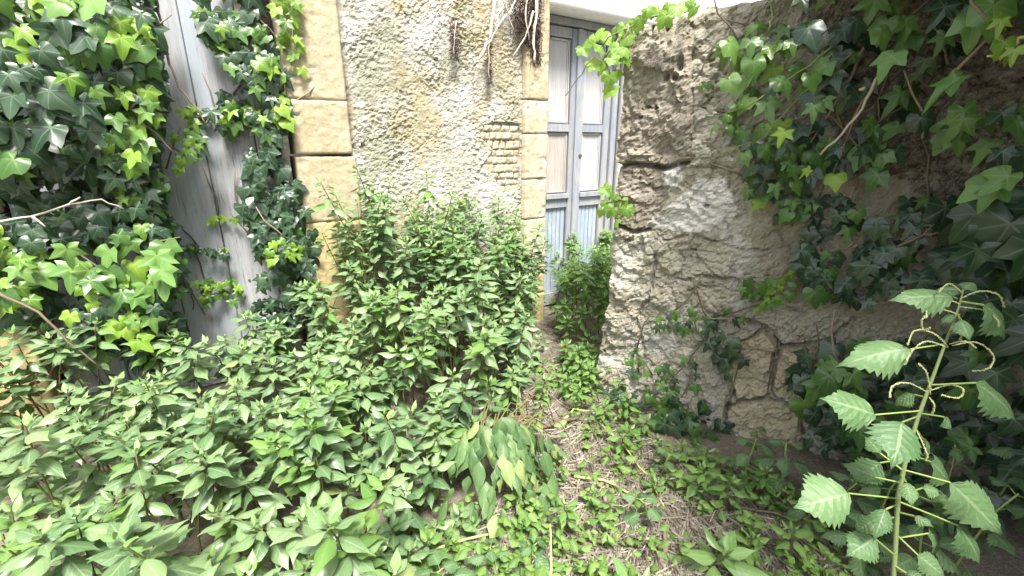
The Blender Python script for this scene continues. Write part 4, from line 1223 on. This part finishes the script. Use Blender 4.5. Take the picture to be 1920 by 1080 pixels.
t = thing('nettle', 'tall flowering nettle with looping catkins before the dark wall', 'nettle', at_d(1664, 1300, .80) * 1)
ND = .80
SP_ = [(1655, 1500), (1666, 1280), (1675, 1090), (1684, 930), (1700, 850), (1722, 780), (1748, 710), (1772, 645), (1793, 590), (1806, 545)]
mb = MB(); pts = [at_d(px, py, ND) for px, py in SP_]
pts[0].z = 0.0
mb.tube(pts, [.0046, .0044, .0042, .0040, .0037, .0033, .0029, .0024, .0019, .0014], 7)
t.location = pts[0]
mb.build('stem', M_NSTEM, t, smooth=True)
for (sx, sy), (bx, by), (tx, ty), dd, wd, face in (
        ((1795, 560), (1785, 557), (1690, 545), -.02, .95, .5), ((1806, 545), (1806, 542), (1832, 520), .0, 1.2, .5), ((1806, 548), (1800, 545), (1768, 535), .0, 1.1, .5),
        ((1800, 565), (1845, 572), (1935, 628), -.03, 1.0, .6), ((1797, 590), (1800, 600), (1822, 636), -.04, 1.1, .2), ((1795, 590), (1788, 590), (1765, 600), .0, 1.0, .5),
        ((1772, 645), (1706, 655), (1604, 658), -.02, 1.0, .5), ((1745, 722), (1830, 718), (1945, 788), -.03, .85, .6), ((1730, 770), (1640, 778), (1553, 742), -.02, 1.05, .6),
        ((1735, 745), (1715, 740), (1672, 752), .03, 1.1, .5), ((1725, 775), (1770, 782), (1790, 808), .0, 1.0, .6), ((1722, 780), (1690, 792), (1690, 866), -.10, 1.55, 1.2),
        ((1690, 880), (1782, 905), (1900, 1012), -.06, .9, .7), ((1685, 935), (1590, 925), (1500, 950), -.03, 1.25, .9), ((1684, 940), (1795, 985), (1868, 1068), -.03, .9, .6),
        ((1700, 850), (1745, 866), (1795, 905), .02, 1.15, .7), ((1698, 860), (1650, 868), (1600, 905), .03, 1.2, .7), ((1690, 890), (1700, 905), (1712, 945), -.05, 1.2, .5),
        ((1678, 1000), (1720, 1040), (1780, 1085), -.04, 1.1, .7), ((1676, 1040), (1640, 1010), (1590, 1040), -.02, 1.2, .7), ((1684, 945), (1660, 955), (1645, 1000), -.05, 1.0, .5),
        ((1676, 1010), (1740, 1000), (1800, 1015), .03, 1.1, .8), ((1690, 880), (1650, 850), (1625, 815), .04, 1.2, .8), ((1684, 930), (1730, 915), (1770, 925), -.02, 1.1, .6), ((1688, 905), (1640, 895), (1592, 868), .02, 1.1, .9),
        ((1686, 915), (1745, 940), (1795, 935), .05, 1.1, .9), ((1700, 850), (1690, 830), (1655, 800), .05, 1.1, .8), ((1676, 1060), (1700, 1075), (1735, 1085), -.04, 1.2, .5), ((1680, 970), (1640, 975), (1600, 1000), .04, 1.2, .9), ((1682, 960), (1715, 968), (1750, 985), -.05, 1.1, .7), ((1715, 800), (1735, 830), (1760, 850), .03, 1.1, .8)):
    a, b, c = at_d(sx, sy, ND), at_d(bx, by, ND + dd * .5), at_d(tx, ty, ND + dd)
    m2 = MB(); m2.tube([a, b], .0017, 4, False); m2.build('petiole', M_GSTEM, t)
    d = c - b
    place('leaf', RND.choice(ME_NETTLE), orient(d, UP * .8 + Vector((-.35, -face, .1)) + jit(.15), b, d.length, wd), t)
for cp in ([(1800, 560), (1838, 546), (1872, 553), (1882, 575)], [(1800, 570), (1765, 560), (1740, 575), (1737, 596)], [(1800, 590), (1758, 580), (1730, 598), (1731, 618), (1744, 615)],
           [(1802, 598), (1806, 618), (1800, 636)], [(1778, 650), (1750, 625), (1715, 620), (1702, 646)], [(1778, 652), (1738, 640), (1712, 656), (1700, 676)],
           [(1785, 648), (1830, 642), (1862, 665), (1855, 690), (1825, 696)], [(1738, 735), (1702, 718), (1674, 724), (1668, 744)], [(1745, 732), (1780, 722), (1806, 730), (1797, 746), (1766, 741)],
           [(1745, 740), (1738, 700), (1722, 682)], [(1742, 745), (1752, 760), (1748, 775)], [(1805, 550), (1780, 532), (1760, 548)], [(1780, 645), (1810, 640), (1830, 652)],
           [(1798, 575), (1845, 582), (1870, 600), (1872, 612)], [(1715, 800), (1738, 850), (1735, 862)]):
    m2 = MB(); P = [at_d(px, py, ND + U(-.03, .0) * (i / 2)) for i, (px, py) in enumerate(cp)]
    Q = []
    for i in range(len(P) - 1):
        p0, p1, p2, p3 = P[max(0, i - 1)], P[i], P[i + 1], P[min(len(P) - 1, i + 2)]
        for k in range(9):
            u = k / 9
            Q.append(.5 * ((2 * p1) + (p2 - p0) * u + (2 * p0 - 5 * p1 + 4 * p2 - p3) * u * u + (3 * p1 - p0 - 3 * p2 + p3) * u ** 3))
    Q.append(P[-1])
    m2.tube(Q, .0009, 4)
    for q_ in Q[3:]:
        for _ in range(5):
            e_ = q_ + jit(.0013); m2.tube([e_ - UP * .0005, e_ + UP * .0005], .0008, 4)
    m2.build('catkin', M_CATKIN, t, smooth=True)

for px, py, h, size, lab in ((1620, 1040, .34, .085, 'leafy nettle in the dark gap just left of the tall stem'), (1840, 1010, .40, .085, 'nettle at the far edge under the drooping toothed leaf'), (1780, 1090, .36, .08, 'low nettle filling the corner under the tall stem'), (1880, 900, .42, .08, 'nettle half lost in the thicket behind the far catkins'), (1395, 905, .24, .075, 'young nettle at the wall foot below the split stones'), (1462, 920, .22, .085, 'broad nettle seedling just before the lowest split stone'),
                             (1560, 990, .22, .085, 'low nettle between the tall nettle and the straw path'), (1640, 960, .30, .09, 'bushy nettle in the shade behind the tall stem'),
                             (1745, 1000, .34, .085, 'nettle crowding the far side of the tall stem'), (1500, 1000, .14, .065, 'small nettle on bare earth near the dry root'), (1590, 1060, .20, .08, 'nettle in front of the dark thicket, at the near edge'),
                             (1215, 985, .13, .075, 'nettle sprout standing in the middle of the straw path'), (1240, 890, .12, .06, 'nettle sprout on the straw near the wall corner'), (1700, 1120, .30, .085, 'nettle at the base of the tall flowering stem'),
                             (840, 1120, .16, .08, 'nettle leaning over the near end of the straw path'), (990, 1060, .10, .07, 'flattened nettle among pale cut stems'), (930, 1090, .13, .07, 'nettle beside the pale cut stem in front')):
    g = ground(px, py); nettle(g.x, g.y, h, lab, size, 5 if h > .15 else 4)

g = ground(1330, 1085)
weed(g.x, g.y, .13, 'pale green weed alone on the straw at the near edge', 'lone pale weeds', big=1.25, old=ME_TIP, nleaf=13, branch=False)
g = ground(1190, 1150)
weed(g.x, g.y, .12, 'low pale weed at the very front of the straw path', 'lone pale weeds', big=1.0, old=ME_TIP, nleaf=12, branch=False)

# ------------------------------------------------------------------ the uprooted heap
c = ground(925, 905)
t = thing('uprooted_weed', 'uprooted weed wilting in a heap, limp dark leaves hanging towards the path', 'weed', c)
for i in range(96):
    a = U(-2.9, .35); r_ = U(.03, .25) ; z = .27 * (1 - (r_ / .30) ** 1.6) + U(-.02, .03)
    d = Vector((math.cos(a), math.sin(a) * .9, 0))
    p = c + d * r_ + Vector((0, 0, max(.03, z)))
    tip = d * .75 + Vector((.0, -.35, -.85 - U(0, .3))) + jit(.5)
    place('leaf', RND.choice(ME_WILTP if U(0, 1) < .2 else ME_WILT), orient(tip, d * .6 + UP * .55 + Vector((0, -.2, 0)) + jit(.7), p, U(.05, .12), U(.9, 1.15)), t)
for i in range(16):
    mb = MB(); a = U(.2, 1.5); p0 = c + Vector((U(-.08, .10), U(-.06, .1), .18)); d = Vector((math.cos(a) * .9, math.sin(a), 0))
    mb.tube([p0, p0 + d * .12 + UP * U(.02, .07), p0 + d * .22 + UP * U(-.02, .06), p0 + d * U(.26, .36) - UP * U(.02, .1)], [.0028, .0025, .002, .0015], 5)
    mb.build('stem', M_RSTEM, t, smooth=True)
for i in range(34):
    a = U(.0, 1.7); r_ = U(.06, .30)
    p = c + Vector((math.cos(a) * r_, math.sin(a) * r_, .20 - r_ * .35 + U(-.02, .04)))
    place('leaf', RND.choice(ME_WILTP if U(0, 1) < .3 else ME_WILT), orient(jit(1) + Vector((.3, -.3, -.5)), UP + jit(.5), p, U(.045, .085)), t)

# young weeds closing in along the wall foot and the path
YW = [(1150, 760), (1175, 800), (1205, 815), (1240, 850), (1280, 860), (1320, 880), (1370, 900), (1420, 935), (1110, 745), (1090, 770), (1065, 745), (1130, 790), (1160, 850), (1220, 930), (1300, 930), (1350, 960), (1450, 960),
      (1045, 720), (1015, 745), (1010, 780), (975, 1000), (1060, 1000), (1110, 960), (1000, 900), (1400, 1040), (1480, 1060)]
for i, (px, py) in enumerate(YW):
    g = ground(px, py); b = 'along the foot of the broken wall' if i < 8 else 'where the path narrows by the wall end' if i < 12 or 16 < i < 20 else 'scattered on the dry stems of the path'
    weed(g.x, g.y, U(.07, .17), 'small young weed ' + b + ', ' + ORD[i] + ' of the seedlings', 'young weeds ' + b, big=U(.42, .62), old=ME_BACK, tip=ME_TIP, nleaf=14, branch=False)

for i, (px, py, h) in enumerate(((985, 725, .22), (962, 765, .24), (950, 805, .26), (905, 835, .24), (868, 868, .26), (832, 905, .26), (805, 955, .24), (775, 1005, .22), (745, 1045, .2), (705, 1085, .2), (760, 1100, .16), (860, 1010, .12), (1000, 690, .2), (800, 1060, .14))):
    g = ground(px, py)
    weed(g.x, g.y, h * U(.9, 1.1), 'low weed spilling from the bed onto the path edge, ' + ORD[i] + ' from the far end', 'weeds spilling onto the path edge', big=U(.6, .75), nleaf=18, bed=True)

# ------------------------------------------------------------------ litter, twigs and ground leaves
def on_path(px, py):
    return in_poly((px, py), [(985, 600), (1065, 600), (1075, 720), (1130, 745), (1230, 830), (1420, 900), (1560, 1000), (1620, 1200), (640, 1200), (760, 1010), (880, 960), (1010, 860), (960, 740)])
mb = MB(); n = 0
while n < 7600:
    px, py = U(640, 1620), 600 + 600 * U(0, 1) ** .75
    if not on_path(px, py): continue
    if noise.noise(Vector((px * .011, py * .016, 9))) < U(-.8, .0): continue
    g = ground(px, py); a = U(0, math.pi) if U(0, 1) < .6 else U(.9, 2.0)
    ln = U(.015, .06) * (1.6 if U(0, 1) < .1 else 1)
    d = Vector((math.cos(a), math.sin(a), U(-.12, .12))) * ln
    g.z = ground_h(g.x, g.y) + U(.002, .016)
    mb.tube([g - d, g + d * .1 + jit(.002), g + d], U(.0012, .0030), 3, False)
    n += 1
tag(mb.build('straw_litter', M_STRAW), 'dry broken stems scattered thickly along the path', 'litter', kind='stuff')

def cover_ok(px, py):
    b = 0.0
    if in_poly((px, py), [(1040, 760), (1140, 760), (1260, 860), (1240, 930), (1120, 880)]): b = .6
    if in_poly((px, py), [(690, 1010), (820, 960), (1060, 970), (1180, 1060), (1180, 1200), (640, 1200)]): b = max(b, .6)
    if in_poly((px, py), [(1180, 860), (1480, 880), (1640, 1000), (1660, 1200), (1460, 1200), (1300, 980)]): b = max(b, .35)
    if in_poly((px, py), [(1000, 690), (1070, 690), (1120, 760), (1030, 780)]): b = max(b, .8)
    if in_poly((px, py), [(960, 820), (1060, 900), (1060, 980), (960, 960)]): b = max(b, .4)
    if in_poly((px, py), [(940, 690), (1000, 680), (1010, 800), (1000, 860), (960, 800)]): b = max(b, .5)
    if in_poly((px, py), [(1080, 880), (1180, 900), (1300, 1080), (1200, 1200), (1100, 1000)]): b = max(b, .3)
    return b
mb = MB(); n = 0; T_SMALL = [long_leaf(.36, .3, .2, rows=5, seed=21), long_leaf(.30, .4, .3, rows=5, seed=22)]
while n < 1900:
    px, py = U(640, 1660), U(690, 1200)
    if U(0, 1) > cover_ok(px, py): continue
    if noise.noise(Vector((px * .016, py * .024, 4))) < U(-.25, .25): continue
    g = ground(px, py); g.z = ground_h(g.x, g.y) + U(.008, .11)
    a = U(0, 6.28); d = Vector((math.cos(a), math.sin(a), U(-.35, .35)))
    mb.leaf(RND.choice(T_SMALL if U(0, 1) < .75 else T_NETTLE), orient(d, UP + jit(.45), g, U(.012, .040) * (1.4 if U(0, 1) < .15 else 1)))
    n += 1
tag(mb.build('ground_leaves', M_COVER, smooth=True), 'low bright green seedlings carpeting the path edges', 'ground cover', kind='stuff')

GT = lambda px, py, z: ground(px, py) + Vector((0, 0, z))
for lab, P, r, m_ in (('thick grey stick lying across the path by the uprooted heap', [(1015, 808, .02), (1050, 800, .025), (1085, 790, .02)], .011, M_TWIG),
                      ('pale yellow cut stem by the wall corner', [(1125, 800, .02), (1170, 850, .03), (1215, 905, .025), (1245, 960, .02)], .0045, M_YSTEM),
                      ('short yellow stem lying level on the straw', [(1075, 902, .02), (1130, 910, .025), (1195, 940, .02)], .006, M_YSTEM),
                      ('long pale stem lying in front of the uprooted heap', [(770, 1062, .02), (850, 1030, .03), (935, 1008, .02)], .0055, M_YSTEM),
                      ('upright yellow stem cut off at the front of the path', [(1030, 1120, .0), (1032, 1070, .06), (1030, 1030, .10)], .0045, M_YSTEM),
                      ('brown forked root curving over the near straw', [(1228, 1090, .01), (1246, 1040, .03), (1242, 990, .02)], .009, M_TWIG),
                      ('long brown root along the foot of the wall', [(1225, 868, .02), (1290, 872, .03), (1350, 888, .03), (1410, 915, .02)], .008, M_TWIG),
                      ('dark stick under the nettle seedlings', [(1380, 960, .02), (1450, 975, .03), (1530, 1010, .02)], .006, M_TWIG),
                      ('curved yellow stalk near the grey stick', [(1050, 800, .01), (1075, 785, .05), (1110, 778, .02)], .005, M_YSTEM),
                      ('thin straight stick slanting into the dark thicket', [(1560, 960, .03), (1620, 1020, .05), (1700, 1090, .04)], .004, M_TWIG)):
    twig(lab, [GT(*p) for p in P], r, m_, 'stick', 'stick')
# a few chips of dark stone in the straw
for px, py, r_, lab in ((955, 1010, .02, 'small dark stone half hidden by the pale stem'), (1000, 945, .014, 'tiny dark pebble on the straw below the heap'), (880, 1055, .018, 'grey pebble at the near edge of the path')):
    mb = MB(); g = ground(px, py)
    vs = []; nu, nv = 8, 5
    for j in range(nv + 1):
        for i in range(nu):
            th = math.pi * j / nv; ph = 2 * math.pi * i / nu
            q = Vector((math.sin(th) * math.cos(ph), math.sin(th) * math.sin(ph), math.cos(th) * .6))
            vs.append(g + q * r_ * (1 + .35 * noise.noise(q * 2 + Vector((px, 0, 0)))) + UP * r_ * .3)
    mb.add(vs, [(j * nu + i, (j + 1) * nu + i, (j + 1) * nu + (i + 1) % nu, j * nu + (i + 1) % nu) for j in range(nv) for i in range(nu)])
    tag(mb.build('pebble', M_YARD, smooth=True), lab, 'stone')
